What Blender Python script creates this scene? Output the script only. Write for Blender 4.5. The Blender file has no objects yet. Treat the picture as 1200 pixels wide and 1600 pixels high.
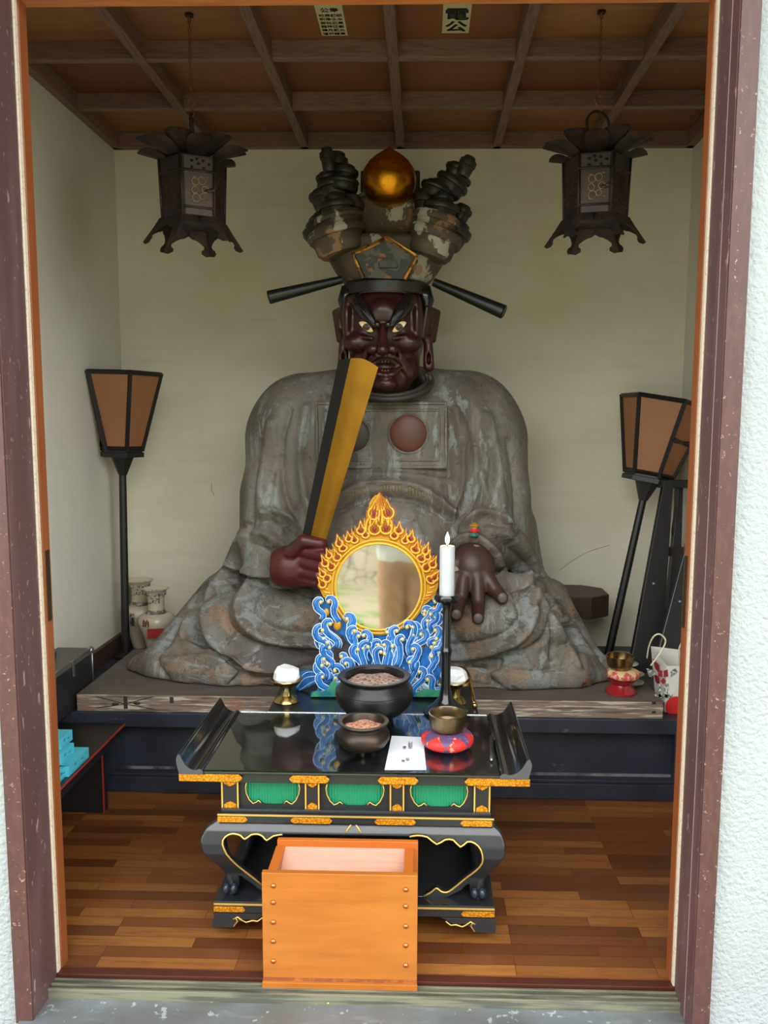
import bpy, bmesh, math, random
import numpy as np
from mathutils import Vector, Matrix
from mathutils.geometry import tessellate_polygon
from mathutils.bvhtree import BVHTree
random.seed(7)
PI = math.pi
col = bpy.context.scene.collection

# ------------------------------------------------------------------ camera
FPX = 1250.0
EYE = np.array([0.0, 0.0, 1.2])
_p, _y, _r = math.radians(6.4), math.radians(1.4), math.radians(0.3)
CX, CY = 630.0, 800.0
FW = np.array([-math.sin(_y)*math.cos(_p), math.cos(_y)*math.cos(_p), -math.sin(_p)])
_r0 = np.array([math.cos(_y), math.sin(_y), 0.0]); _u0 = np.cross(_r0, FW)
RT = _r0*math.cos(_r)+_u0*math.sin(_r); UP = np.cross(RT, FW)
cam_d = bpy.data.cameras.new('camera'); cam = bpy.data.objects.new('camera', cam_d); col.objects.link(cam)
cam_d.sensor_fit = 'VERTICAL'; cam_d.sensor_height = 36.0; cam_d.lens = FPX/1600*36.0
cam_d.shift_x = -(CX-600)/1600.0; cam_d.clip_start = 0.02
cam.matrix_world = Matrix(((RT[0], UP[0], -FW[0], EYE[0]), (RT[1], UP[1], -FW[1], EYE[1]), (RT[2], UP[2], -FW[2], EYE[2]), (0, 0, 0, 1)))
bpy.context.scene.camera = cam

# ------------------------------------------------------------------ light: an overcast daytime sky, brighter overhead
w = bpy.data.worlds.new('world'); bpy.context.scene.world = w; w.use_nodes = True
nt = w.node_tree; nt.nodes.clear()
wo = nt.nodes.new('ShaderNodeOutputWorld'); bg = nt.nodes.new('ShaderNodeBackground')
tc = nt.nodes.new('ShaderNodeTexCoord'); sep = nt.nodes.new('ShaderNodeSeparateXYZ'); cr = nt.nodes.new('ShaderNodeValToRGB')
cr.color_ramp.elements[0].position = 0.0; cr.color_ramp.elements[0].color = (.88, .91, .92, 1)
cr.color_ramp.elements[1].position = 0.7; cr.color_ramp.elements[1].color = (.98, 1.0, 1.0, 1)
nt.links.new(tc.outputs['Generated'], sep.inputs[0]); nt.links.new(sep.outputs['Z'], cr.inputs[0])
nt.links.new(cr.outputs[0], bg.inputs[0]); nt.links.new(bg.outputs[0], wo.inputs[0])
bg.inputs[1].default_value = 6.4
vs = bpy.context.scene.view_settings
vs.view_transform = 'Standard'; vs.look = 'None'; vs.exposure = 0.0; vs.gamma = 1.0; vs.use_curve_mapping = False

# ------------------------------------------------------------------ measuring helpers: where the line of sight meets a real plane
def ray(u, v): return FW+RT*(u-CX)/FPX-UP*(v-CY)/FPX
def PY(u, v, Y):
    d = ray(u, v); return EYE+d*(Y/d[1])
def PZ(u, v, z):
    d = ray(u, v); return EYE+d*((z-EYE[2])/d[2])
def PXx(u, v, x):
    d = ray(u, v); return EYE+d*(x/d[0])
def zv(v, Y, u=600): return float(PY(u, v, Y)[2])
def xu(u, Y, v=1000): return float(PY(u, v, Y)[0])
def mpp(u, v, Y): return float((PY(u, v, Y)-EYE)@FW)/FPX
def proj(V):
    p = V-EYE; w_ = p@FW
    return CX+FPX*(p@RT)/w_, CY-FPX*(p@UP)/w_

# ------------------------------------------------------------------ object helpers
ORI = {}
def setp(o, label=None, cat=None, group=None, kind=None):
    if label: o['label'] = label
    if cat: o['category'] = cat
    if group: o['group'] = group
    if kind: o['kind'] = kind
    return o
def thing(name, label, cat, loc, group=None):
    o = bpy.data.objects.new(name, None); o.empty_display_size = .05; col.objects.link(o)
    o.location = tuple(float(a) for a in loc); ORI[o.name] = np.array(loc, float)
    return setp(o, label, cat, group)
def root_of(o):
    while o.parent: o = o.parent
    return o
def link(name, me, mat, parent=None, smooth=False, bevel=0, label=None):
    o = bpy.data.objects.new(name, me); col.objects.link(o)
    if mat is not None:
        for m in (mat if isinstance(mat, (list, tuple)) else [mat]): me.materials.append(m)
    if parent is not None:
        og = ORI[root_of(parent).name]
        me.transform(Matrix.Translation(Vector(-og)))
        o.parent = parent
    else:
        cs = np.empty(len(me.vertices)*3, np.float32); me.vertices.foreach_get('co', cs); cs = cs.reshape(-1, 3)
        og = np.array([(cs[:, 0].min()+cs[:, 0].max())/2, (cs[:, 1].min()+cs[:, 1].max())/2, cs[:, 2].min()], float)
        me.transform(Matrix.Translation(Vector(-og))); o.location = Vector(og); ORI[o.name] = og
    if smooth:
        me.polygons.foreach_set('use_smooth', [True]*len(me.polygons))
    if bevel:
        b = o.modifiers.new('bevel', 'BEVEL'); b.width = bevel; b.segments = 2; b.limit_method = 'ANGLE'; b.angle_limit = math.radians(40)
    if label: o['label'] = label
    return o

def Rx(a): return np.array([[1, 0, 0], [0, math.cos(a), -math.sin(a)], [0, math.sin(a), math.cos(a)]])
def Ry(a): return np.array([[math.cos(a), 0, math.sin(a)], [0, 1, 0], [-math.sin(a), 0, math.cos(a)]])
def Rz(a): return np.array([[math.cos(a), -math.sin(a), 0], [math.sin(a), math.cos(a), 0], [0, 0, 1]])

class MB:
    def __init__(s): s.v = []; s.f = []; s.mi = []; s.m = 0
    def add(s, vs_, fs):
        b = len(s.v); s.v.extend([tuple(map(float, p)) for p in vs_])
        for f in fs: s.f.append(tuple(b+i for i in f)); s.mi.append(s.m)
        return s
    def hexa(s, p):   # p: 4 bottom ccw, 4 top ccw
        return s.add(p, [(3, 2, 1, 0), (4, 5, 6, 7), (0, 1, 5, 4), (1, 2, 6, 5), (2, 3, 7, 6), (3, 0, 4, 7)])
    def box(s, x0, x1, y0, y1, z0, z1, R=None, c=None):
        p = np.array([(x0, y0, z0), (x1, y0, z0), (x1, y1, z0), (x0, y1, z0), (x0, y0, z1), (x1, y0, z1), (x1, y1, z1), (x0, y1, z1)], float)
        if R is not None:
            cc = np.array(c if c is not None else p.mean(0)); p = (p-cc)@R.T+cc
        return s.hexa(p)
    def tube(s, pts, r, n=8, closed=False, flat=1.0, caps=True):
        P = np.array(pts, float); m = len(P)
        rr = np.full(m, r, float) if np.isscalar(r) else np.array(r, float)
        T = np.zeros_like(P)
        for i in range(m):
            a = P[(i-1) % m] if (closed or i > 0) else P[i]; b = P[(i+1) % m] if (closed or i < m-1) else P[i]
            T[i] = (b-a)/(np.linalg.norm(b-a)+1e-12)
        N = np.cross(T[0], [0, 1, 0]);
        if np.linalg.norm(N) < 1e-3: N = np.cross(T[0], [1, 0, 0])
        N /= np.linalg.norm(N); vv = []
        for i in range(m):
            N = N-T[i]*(N@T[i]); N /= np.linalg.norm(N)+1e-12; B = np.cross(T[i], N)
            for k in range(n):
                a = 2*PI*k/n; vv.append(P[i]+rr[i]*(N*math.cos(a)+B*math.sin(a)*flat))
        ff = []
        for i in range(m if closed else m-1):
            j = (i+1) % m
            for k in range(n):
                k2 = (k+1) % n; ff.append((i*n+k, i*n+k2, j*n+k2, j*n+k))
        if caps and not closed:
            ff.append(tuple(range(n-1, -1, -1))); ff.append(tuple((m-1)*n+k for k in range(n)))
        return s.add(vv, ff)
    def lathe(s, prof, c, n=40, R=None, sx=1, sy=1):
        c = np.array(c, float); vv = []; ff = []; m = len(prof)
        for (r, z) in prof:
            for k in range(n):
                a = 2*PI*k/n; p = np.array([r*math.cos(a)*sx, r*math.sin(a)*sy, z])
                vv.append(c+(R@p if R is not None else p))
        for i in range(m-1):
            for k in range(n):
                k2 = (k+1) % n; ff.append((i*n+k, i*n+k2, (i+1)*n+k2, (i+1)*n+k))
        if prof[0][0] > 1e-6: ff.append(tuple(range(n-1, -1, -1)))
        if prof[-1][0] > 1e-6: ff.append(tuple((m-1)*n+k for k in range(n)))
        return s.add(vv, ff)
    def ell(s, c, r, R=None, n=16):
        c = np.array(c, float); r = np.array([r]*3 if np.isscalar(r) else r, float); vv = []; ff = []; m = max(6, n//2)
        for i in range(m+1):
            t = PI*i/m
            for k in range(n):
                a = 2*PI*k/n; p = np.array([math.sin(t)*math.cos(a), math.sin(t)*math.sin(a), -math.cos(t)])*r
                vv.append(c+(R@p if R is not None else p))
        for i in range(m):
            for k in range(n):
                k2 = (k+1) % n; ff.append((i*n+k, i*n+k2, (i+1)*n+k2, (i+1)*n+k))
        return s.add(vv, ff)
    def prism(s, poly, fn, t0, t1, holes=()):
        rings = [list(poly)]+[list(h) for h in holes]
        flat = [p for rg in rings for p in rg]; tri = tessellate_polygon([[Vector((p[0], p[1], 0)) for p in rg] for rg in rings])
        n = len(flat); vv = [fn(a, b, t0) for a, b in flat]+[fn(a, b, t1) for a, b in flat]; ff = []
        for t in tri:
            ff.append(tuple(t)); ff.append(tuple(n+i for i in reversed(t)))
        o = 0
        for rg in rings:
            k = len(rg)
            for i in range(k): j = (i+1) % k; ff.append((o+i, o+j, n+o+j, n+o+i))
            o += k
        return s.add(vv, ff)
    def grid(s, fn, nu, nv, closed_u=False):
        vv = [fn(i/(nu if closed_u else nu-1), j/(nv-1)) for j in range(nv) for i in range(nu)]; ff = []
        for j in range(nv-1):
            for i in range(nu if closed_u else nu-1):
                i2 = (i+1) % nu; ff.append((j*nu+i, j*nu+i2, (j+1)*nu+i2, (j+1)*nu+i))
        return s.add(vv, ff)
    def mesh(s, name='m', fix=True):
        me = bpy.data.meshes.new(name); me.from_pydata(s.v, [], s.f); me.update()
        me.polygons.foreach_set('material_index', s.mi)
        if fix:
            bm = bmesh.new(); bm.from_mesh(me)
            bmesh.ops.remove_doubles(bm, verts=bm.verts, dist=1e-7)
            bmesh.ops.recalc_face_normals(bm, faces=bm.faces); bm.to_mesh(me); bm.free()
        return me
    def build(s, name, mat, parent=None, smooth=False, bevel=0, label=None, auto=0):
        me = s.mesh(name)
        o = link(name, me, mat, parent, smooth or bool(auto), bevel, label)
        if auto: 
            me.set_sharp_from_angle(angle=math.radians(auto))
        return o

# signed distance fields meshed with surface nets: one continuous skin for carved and modelled bodies
def s_ell(P, c, r, R=None):
    q = P-np.array(c, float)
    if R is not None: q = q@R
    r = np.array(r, float); k0 = np.sqrt(((q/r)**2).sum(-1)); k1 = np.sqrt(((q/r**2)**2).sum(-1))+1e-9
    return k0*(k0-1)/k1
def s_cap(P, a, b, ra, rb=None):
    if rb is None: rb = ra
    a = np.array(a, float); b = np.array(b, float); ab = b-a
    t = np.clip(((P-a)@ab)/(ab@ab+1e-12), 0, 1)
    return np.sqrt(((P-(a+t[..., None]*ab))**2).sum(-1))-(ra+t*(rb-ra))
def s_box(P, c, h, rd=0.0, R=None):
    q = P-np.array(c, float)
    if R is not None: q = q@R
    q = np.abs(q)-(np.array(h, float)-rd)
    return np.sqrt((np.maximum(q, 0)**2).sum(-1))+np.minimum(q.max(-1), 0)-rd
def su(a, b, k=.02):
    h = np.clip(.5+.5*(b-a)/k, 0, 1); return b*(1-h)+a*h-k*h*(1-h)
def ss(a, b, k=.01):   # a minus b
    return -su(-a, b, k)
def sdf_poly(px, pz, poly):
    V = np.array(poly, float); d = np.full(px.shape, 1e9); sgn = np.ones(px.shape); n = len(V)
    for i in range(n):
        a = V[i]; b = V[i-1]; e = b-a; wx = px-a[0]; wz = pz-a[1]
        t = np.clip((wx*e[0]+wz*e[1])/(e@e+1e-15), 0, 1); bx = wx-e[0]*t; bz = wz-e[1]*t
        d = np.minimum(d, bx*bx+bz*bz)
        c1 = pz >= a[1]; c2 = pz < b[1]; c3 = e[0]*wz > e[1]*wx
        fl = (c1 & c2 & c3) | (~c1 & ~c2 & ~c3); sgn = np.where(fl, -sgn, sgn)
    return sgn*np.sqrt(d)
def nets(fn, lo, hi, h):
    lo = np.array(lo, float); hi = np.array(hi, float); n = np.ceil((hi-lo)/h).astype(int)+1
    ax = [lo[i]+h*np.arange(n[i]) for i in range(3)]
    F = np.empty(tuple(n), np.float32)
    for i in range(n[0]):
        P = np.stack(np.meshgrid([ax[0][i]], ax[1], ax[2], indexing='ij'), -1); F[i] = fn(P)[0]
    ins = F < 0
    c = np.zeros(tuple(n-1), np.int8)
    for dx in (0, 1):
        for dy in (0, 1):
            for dz in (0, 1): c += ins[dx:n[0]-1+dx, dy:n[1]-1+dy, dz:n[2]-1+dz]
    act = (c > 0) & (c < 8); idx = np.argwhere(act); vid = -np.ones(act.shape, np.int64); vid[act] = np.arange(len(idx))
    S = np.zeros((len(idx), 3)); K = np.zeros(len(idx))
    cs = [(a, b, d) for a in (0, 1) for b in (0, 1) for d in (0, 1)]
    for A in cs:
        for B in cs:
            if sum(abs(A[i]-B[i]) for i in range(3)) == 1 and A < B:
                fa = F[idx[:, 0]+A[0], idx[:, 1]+A[1], idx[:, 2]+A[2]]; fb = F[idx[:, 0]+B[0], idx[:, 1]+B[1], idx[:, 2]+B[2]]
                cr_ = (fa < 0) != (fb < 0); t = np.where(cr_, fa/(fa-fb+1e-20), 0)
                p = np.array(A)+(np.array(B)-np.array(A))*t[:, None]; S[cr_] += p[cr_]; K[cr_] += 1
    V = lo+h*(idx+S/K[:, None])
    faces = []
    for a in range(3):
        b, d = (a+1) % 3, (a+2) % 3
        sl0 = [slice(None)]*3; sl1 = [slice(None)]*3; sl0[a] = slice(0, n[a]-1); sl1[a] = slice(1, n[a])
        e = ins[tuple(sl0)] != ins[tuple(sl1)]; E_ = np.argwhere(e)
        E_ = E_[(E_[:, b] > 0) & (E_[:, d] > 0) & (E_[:, b] < n[b]-1) & (E_[:, d] < n[d]-1)]
        def g(ob, od):
            q = E_.copy(); q[:, b] += ob; q[:, d] += od; return vid[q[:, 0], q[:, 1], q[:, 2]]
        q = np.stack([g(-1, -1), g(0, -1), g(0, 0), g(-1, 0)], 1)
        fl = ~ins[E_[:, 0], E_[:, 1], E_[:, 2]]; q[fl] = q[fl][:, ::-1]; faces.append(q)
    return V, np.concatenate(faces)
def np_mesh(name, V, Fc):
    me = bpy.data.meshes.new(name); me.vertices.add(len(V)); me.vertices.foreach_set('co', V.astype(np.float32).ravel())
    k = Fc.shape[1]; me.loops.add(Fc.size); me.loops.foreach_set('vertex_index', Fc.ravel().astype(np.int32))
    me.polygons.add(len(Fc)); me.polygons.foreach_set('loop_start', (np.arange(len(Fc))*k).astype(np.int32)); me.update(calc_edges=True)
    return me
def normals(V, Fc):
    n = np.cross(V[Fc[:, 2]]-V[Fc[:, 0]], V[Fc[:, 3]]-V[Fc[:, 1]]); N = np.zeros_like(V)
    for k in range(4): np.add.at(N, Fc[:, k], n)
    return N/(np.linalg.norm(N, axis=1)[:, None]+1e-12)
def relax(V, Fc, it=2, lam=.5):
    for _ in range(it):
        S = np.zeros_like(V); K = np.zeros(len(V))
        for k in range(4):
            np.add.at(S, Fc[:, k], V[Fc[:, (k+1) % 4]]); np.add.at(K, Fc[:, k], 1)
            np.add.at(S, Fc[:, k], V[Fc[:, (k-1) % 4]]); np.add.at(K, Fc[:, k], 1)
        V = V+lam*(S/K[:, None]-V)
    return V
def sdf_obj(name, fn, lo, hi, h, mat, parent=None, it=1, label=None):
    V, Fc = nets(fn, lo, hi, h); V = relax(V, Fc, it)
    return link(name, np_mesh(name, V, Fc), mat, parent, True, label=label)

def bez(p0, p1, p2, p3, n=12):
    p0, p1, p2, p3 = [np.array(a, float) for a in (p0, p1, p2, p3)]
    return [(1-t)**3*p0+3*(1-t)**2*t*p1+3*(1-t)*t*t*p2+t**3*p3 for t in np.linspace(0, 1, n)]
def cat(pts, n=6, closed=False):   # catmull-rom through points
    P = [np.array(p, float) for p in pts]; m = len(P); out = []
    rng = range(m if closed else m-1)
    for i in rng:
        a = P[(i-1) % m] if (closed or i > 0) else 2*P[0]-P[1]; b = P[i]; c = P[(i+1) % m]
        d = P[(i+2) % m] if (closed or i < m-2) else 2*P[-1]-P[-2]
        for k in range(n):
            t = k/n; out.append(.5*((2*b)+(-a+c)*t+(2*a-5*b+4*c-d)*t*t+(-a+3*b-3*c+d)*t**3))
    if not closed: out.append(P[-1])
    return out

# ------------------------------------------------------------------ materials
def M(name, c, rough=.5, metal=0.0, layers=(), bump=None, bump2=None, coat=0.0, trans=0.0, emit=None, sub=0.0, rlayer=None, spec=None, alpha=None):
    m = bpy.data.materials.new(name); m.use_nodes = True; nt = m.node_tree; b = nt.nodes['Principled BSDF']
    L = nt.links; tcn = nt.nodes.new('ShaderNodeTexCoord')
    def cc(x): return (x[0], x[1], x[2], 1)
    def tex(sc, st=(1, 1, 1), det=4, seed=0, kind='noise', rgh=.55, dist=0.0):
        mp = nt.nodes.new('ShaderNodeMapping'); mp.inputs['Scale'].default_value = st; mp.inputs['Location'].default_value = (seed*3.7, seed*1.9, seed*5.3)
        L.new(tcn.outputs['Object'], mp.inputs[0])
        if kind == 'noise':
            t = nt.nodes.new('ShaderNodeTexNoise'); t.inputs['Scale'].default_value = sc; t.inputs['Detail'].default_value = det; t.inputs['Roughness'].default_value = rgh
            t.inputs['Distortion'].default_value = dist; L.new(mp.outputs[0], t.inputs['Vector']); return t.outputs['Fac']
        if kind == 'voronoi':
            t = nt.nodes.new('ShaderNodeTexVoronoi'); t.inputs['Scale'].default_value = sc; L.new(mp.outputs[0], t.inputs['Vector']); return t.outputs['Distance']
        if kind == 'crack':
            t = nt.nodes.new('ShaderNodeTexVoronoi'); t.feature = 'DISTANCE_TO_EDGE'; t.inputs['Scale'].default_value = sc; L.new(mp.outputs[0], t.inputs['Vector']); return t.outputs['Distance']
        if kind == 'wave':
            t = nt.nodes.new('ShaderNodeTexWave'); t.inputs['Scale'].default_value = sc; t.inputs['Distortion'].default_value = dist; t.inputs['Detail'].default_value = det; L.new(mp.outputs[0], t.inputs['Vector']); return t.outputs['Fac']
    cur = None
    for l in layers:
        f = tex(l.get('s', 5), l.get('st', (1, 1, 1)), l.get('d', 4), l.get('seed', 0), l.get('k', 'noise'), l.get('r', .55), l.get('dist', 0.0))
        if 'zr' in l:    # let the layer fade in with height (object space), z range
            z0, z1, amt = l['zr']; sp = nt.nodes.new('ShaderNodeSeparateXYZ'); L.new(tcn.outputs['Object'], sp.inputs[0])
            mr = nt.nodes.new('ShaderNodeMapRange'); mr.inputs[1].default_value = z0; mr.inputs[2].default_value = z1; mr.inputs[3].default_value = 0; mr.inputs[4].default_value = amt
            L.new(sp.outputs[2], mr.inputs[0]); ad = nt.nodes.new('ShaderNodeMath'); ad.operation = 'ADD'; L.new(f, ad.inputs[0]); L.new(mr.outputs[0], ad.inputs[1]); f = ad.outputs[0]
        mr = nt.nodes.new('ShaderNodeMapRange'); mr.inputs[1].default_value = l.get('lo', .45); mr.inputs[2].default_value = l.get('hi', .55)
        mr.inputs[3].default_value = 0; mr.inputs[4].default_value = l.get('a', 1.0); L.new(f, mr.inputs[0])
        mx = nt.nodes.new('ShaderNodeMix'); mx.data_type = 'RGBA'; mx.blend_type = l.get('mode', 'MIX')
        L.new(mr.outputs[0], mx.inputs[0])
        if cur is None: mx.inputs[6].default_value = cc(c)
        else: L.new(cur, mx.inputs[6])
        mx.inputs[7].default_value = cc(l['c']); cur = mx.outputs[2]
    if cur is None: b.inputs['Base Color'].default_value = cc(c)
    else: L.new(cur, b.inputs['Base Color'])
    b.inputs['Roughness'].default_value = rough; b.inputs['Metallic'].default_value = metal
    if rlayer:
        f = tex(rlayer[0], rlayer[3] if len(rlayer) > 3 else (1, 1, 1)); mr = nt.nodes.new('ShaderNodeMapRange'); mr.inputs[1].default_value = .35; mr.inputs[2].default_value = .65
        mr.inputs[3].default_value = rlayer[1]; mr.inputs[4].default_value = rlayer[2]; L.new(f, mr.inputs[0]); L.new(mr.outputs[0], b.inputs['Roughness'])
    if spec is not None: b.inputs['Specular IOR Level'].default_value = spec
    if coat: b.inputs['Coat Weight'].default_value = coat; b.inputs['Coat Roughness'].default_value = .08
    if trans: b.inputs['Transmission Weight'].default_value = trans
    if sub: b.inputs['Subsurface Weight'].default_value = sub; b.inputs['Subsurface Radius'].default_value = (.02, .01, .006)
    if emit: b.inputs['Emission Color'].default_value = cc(emit[0]); b.inputs['Emission Strength'].default_value = emit[1]
    last = None
    for bp in (bump, bump2):
        if bp:
            f = tex(bp[0], bp[2] if len(bp) > 2 else (1, 1, 1), bp[3] if len(bp) > 3 else 4, 3, bp[4] if len(bp) > 4 else 'noise')
            bn = nt.nodes.new('ShaderNodeBump'); bn.inputs['Strength'].default_value = 1.0; bn.inputs['Distance'].default_value = bp[1]; L.new(f, bn.inputs['Height'])
            if last: L.new(last, bn.inputs['Normal'])
            last = bn.outputs[0]
    if last: L.new(last, b.inputs['Normal'])
    return m
def srgb(r, g, b):
    f = lambda x: ((x/255+.055)/1.055)**2.4 if x > 10 else x/255/12.92
    return (f(r), f(g), f(b))

def text(name, s, size, mat, c, ex, ey, parent=None, thick=.0004, label=None, bold=0.0, sp=1.0):
    """text centred at c; ex = reading direction, ey = up direction of the letters"""
    cu = bpy.data.curves.new(name, 'FONT'); cu.body = s; cu.size = size; cu.align_x = 'CENTER'; cu.align_y = 'CENTER'; cu.extrude = thick; cu.offset = bold; cu.space_line = sp; cu.resolution_u = 3
    t = bpy.data.objects.new(name, cu); col.objects.link(t); dg = bpy.context.evaluated_depsgraph_get(); dg.update()
    me = bpy.data.meshes.new_from_object(t.evaluated_get(dg)); bpy.data.objects.remove(t)
    ex = np.array(ex, float); ex /= np.linalg.norm(ex); ey = np.array(ey, float); ey -= ex*(ey@ex); ey /= np.linalg.norm(ey); ez = np.cross(ex, ey)
    me.transform(Matrix(((ex[0], ey[0], ez[0], c[0]), (ex[1], ey[1], ez[1], c[1]), (ex[2], ey[2], ez[2], c[2]), (0, 0, 0, 1))))
    me.materials.clear()
    return link(name, me, mat, parent, label=label)
# ------------------------------------------------------------------ material library
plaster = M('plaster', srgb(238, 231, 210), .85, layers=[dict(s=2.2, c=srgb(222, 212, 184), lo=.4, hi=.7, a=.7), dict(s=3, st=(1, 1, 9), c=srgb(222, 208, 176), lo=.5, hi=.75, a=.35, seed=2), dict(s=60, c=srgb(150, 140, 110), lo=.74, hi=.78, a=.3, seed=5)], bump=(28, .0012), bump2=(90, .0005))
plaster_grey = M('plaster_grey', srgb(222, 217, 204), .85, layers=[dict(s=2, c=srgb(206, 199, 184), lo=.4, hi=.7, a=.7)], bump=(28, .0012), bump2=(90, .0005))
stucco = M('stucco', srgb(148, 152, 155), .8, layers=[dict(s=3, c=srgb(158, 166, 164), lo=.4, hi=.7, a=.5)], bump=(105, .0045, (1, 1, 1), 2), bump2=(200, .0008))
ceil_panel = None
beam_wood = M('beam_wood', srgb(136, 108, 96), .6, layers=[dict(s=14, st=(1, 12, 12), c=srgb(108, 80, 68), lo=.4, hi=.65, a=.7)], bump=(40, .0006, (1, 10, 10)))
frame_paint = M('frame_paint', srgb(78, 56, 57), .42, layers=[dict(s=6, st=(3, 3, .4), c=srgb(104, 80, 84), lo=.5, hi=.75, a=.6), dict(s=120, st=(1, 1, .5), c=srgb(150, 128, 124), lo=.66, hi=.68, a=.8, seed=4), dict(s=34, st=(2, 2, .5), c=srgb(150, 124, 118), lo=.66, hi=.69, a=.8, seed=9)], bump=(30, .0004))
frame_red = M('frame_red', srgb(70, 43, 41), .5, layers=[dict(s=90, st=(1, 1, .4), c=srgb(84, 54, 50), lo=.45, hi=.65, a=.6), dict(s=120, c=srgb(150, 126, 118), lo=.665, hi=.685, a=.7, seed=6)], bump=(60, .0003, (1, 1, .2)))
cream_strip = M('cream_strip', srgb(190, 176, 156), .6, layers=[dict(s=160, c=srgb(130, 112, 96), lo=.55, hi=.65, a=.5)])
orange_wood = M('orange_wood', srgb(128, 70, 34), .4, layers=[dict(s=10, st=(6, 6, .5), c=srgb(112, 58, 28), lo=.4, hi=.7, a=.7)])
dark_metal = M('dark_metal', srgb(104, 92, 70), .4, 1.0)
sill_metal = M('sill_metal', srgb(118, 124, 128), .38, .45, layers=[dict(s=5, c=srgb(98, 98, 90), lo=.4, hi=.65, a=.7), dict(s=40, c=srgb(188, 200, 205), lo=.64, hi=.68, a=.6, seed=3), dict(s=9, st=(1, 3, 1), c=srgb(150, 160, 168), lo=.55, hi=.75, a=.5, seed=8)], rlayer=(8, .3, .6), bump=(20, .0006))
track = M('track', srgb(134, 132, 112), .45, .5, layers=[dict(s=30, st=(.2, 3, 3), c=srgb(96, 96, 86), lo=.45, hi=.6)])
edge_wood = M('edge_wood', srgb(66, 30, 22), .4)
def planks():
    m = bpy.data.materials.new('floor_planks'); m.use_nodes = True; nt = m.node_tree; b = nt.nodes['Principled BSDF']; L = nt.links
    tcn = nt.nodes.new('ShaderNodeTexCoord'); mp = nt.nodes.new('ShaderNodeMapping'); mp.inputs['Scale'].default_value = (1, 1, 1); L.new(tcn.outputs['Object'], mp.inputs[0])
    br = nt.nodes.new('ShaderNodeTexBrick'); br.offset = .37; br.offset_frequency = 3; br.inputs['Scale'].default_value = 1.0; br.inputs['Mortar Size'].default_value = .0006
    br.inputs['Brick Width'].default_value = .31; br.inputs['Row Height'].default_value = .036; br.inputs['Color1'].default_value = (0, 0, 0, 1); br.inputs['Color2'].default_value = (1, 1, 1, 1); br.inputs['Mortar'].default_value = (0, 0, 0, 1)
    L.new(mp.outputs[0], br.inputs['Vector'])
    # a different tone for every board, found from its row and column
    rp = nt.nodes.new('ShaderNodeValToRGB'); e = rp.color_ramp.elements
    e[0].position = 0; e[0].color = (*srgb(84, 48, 24), 1); e[1].position = 1; e[1].color = (*srgb(146, 94, 44), 1)
    k = rp.color_ramp.elements.new(.45); k.color = (*srgb(112, 66, 32), 1); L.new(br.outputs['Color'], rp.inputs[0])
    g = nt.nodes.new('ShaderNodeTexNoise'); g.inputs['Scale'].default_value = 9; g.inputs['Detail'].default_value = 7; g.inputs['Roughness'].default_value = .7; g.inputs['Distortion'].default_value = .6
    mg = nt.nodes.new('ShaderNodeMapping'); mg.inputs['Scale'].default_value = (1, 11, 1); L.new(tcn.outputs['Object'], mg.inputs[0]); 
    ad = nt.nodes.new('ShaderNodeVectorMath'); ad.operation = 'ADD'; L.new(mg.outputs[0], ad.inputs[0]); sc = nt.nodes.new('ShaderNodeVectorMath'); sc.operation = 'SCALE'; sc.inputs['Scale'].default_value = 7; L.new(br.outputs['Color'], sc.inputs[0]); L.new(sc.outputs[0], ad.inputs[1]); L.new(ad.outputs[0], g.inputs['Vector'])
    mr = nt.nodes.new('ShaderNodeMapRange'); mr.inputs[1].default_value = .48; mr.inputs[2].default_value = .66; mr.inputs[3].default_value = 0; mr.inputs[4].default_value = .62; L.new(g.outputs['Fac'], mr.inputs[0])
    mx = nt.nodes.new('ShaderNodeMix'); mx.data_type = 'RGBA'; L.new(mr.outputs[0], mx.inputs[0]); L.new(rp.outputs[0], mx.inputs[6]); mx.inputs[7].default_value = (*srgb(92, 44, 16), 1)
    m2 = nt.nodes.new('ShaderNodeMix'); m2.data_type = 'RGBA'; L.new(br.outputs['Fac'], m2.inputs[0]); L.new(mx.outputs[2], m2.inputs[6]); m2.inputs[7].default_value = (*srgb(50, 24, 10), 1)
    L.new(m2.outputs[2], b.inputs['Base Color']); b.inputs['Roughness'].default_value = .33
    bn = nt.nodes.new('ShaderNodeBump'); bn.inputs['Strength'].default_value = .5; bn.inputs['Distance'].default_value = .0004; L.new(g.outputs['Fac'], bn.inputs['Height']); L.new(bn.outputs[0], b.inputs['Normal'])
    return m
floor_mat = planks()
PITCH = .378; BX0 = -.0985; BY0 = 2.902
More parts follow.
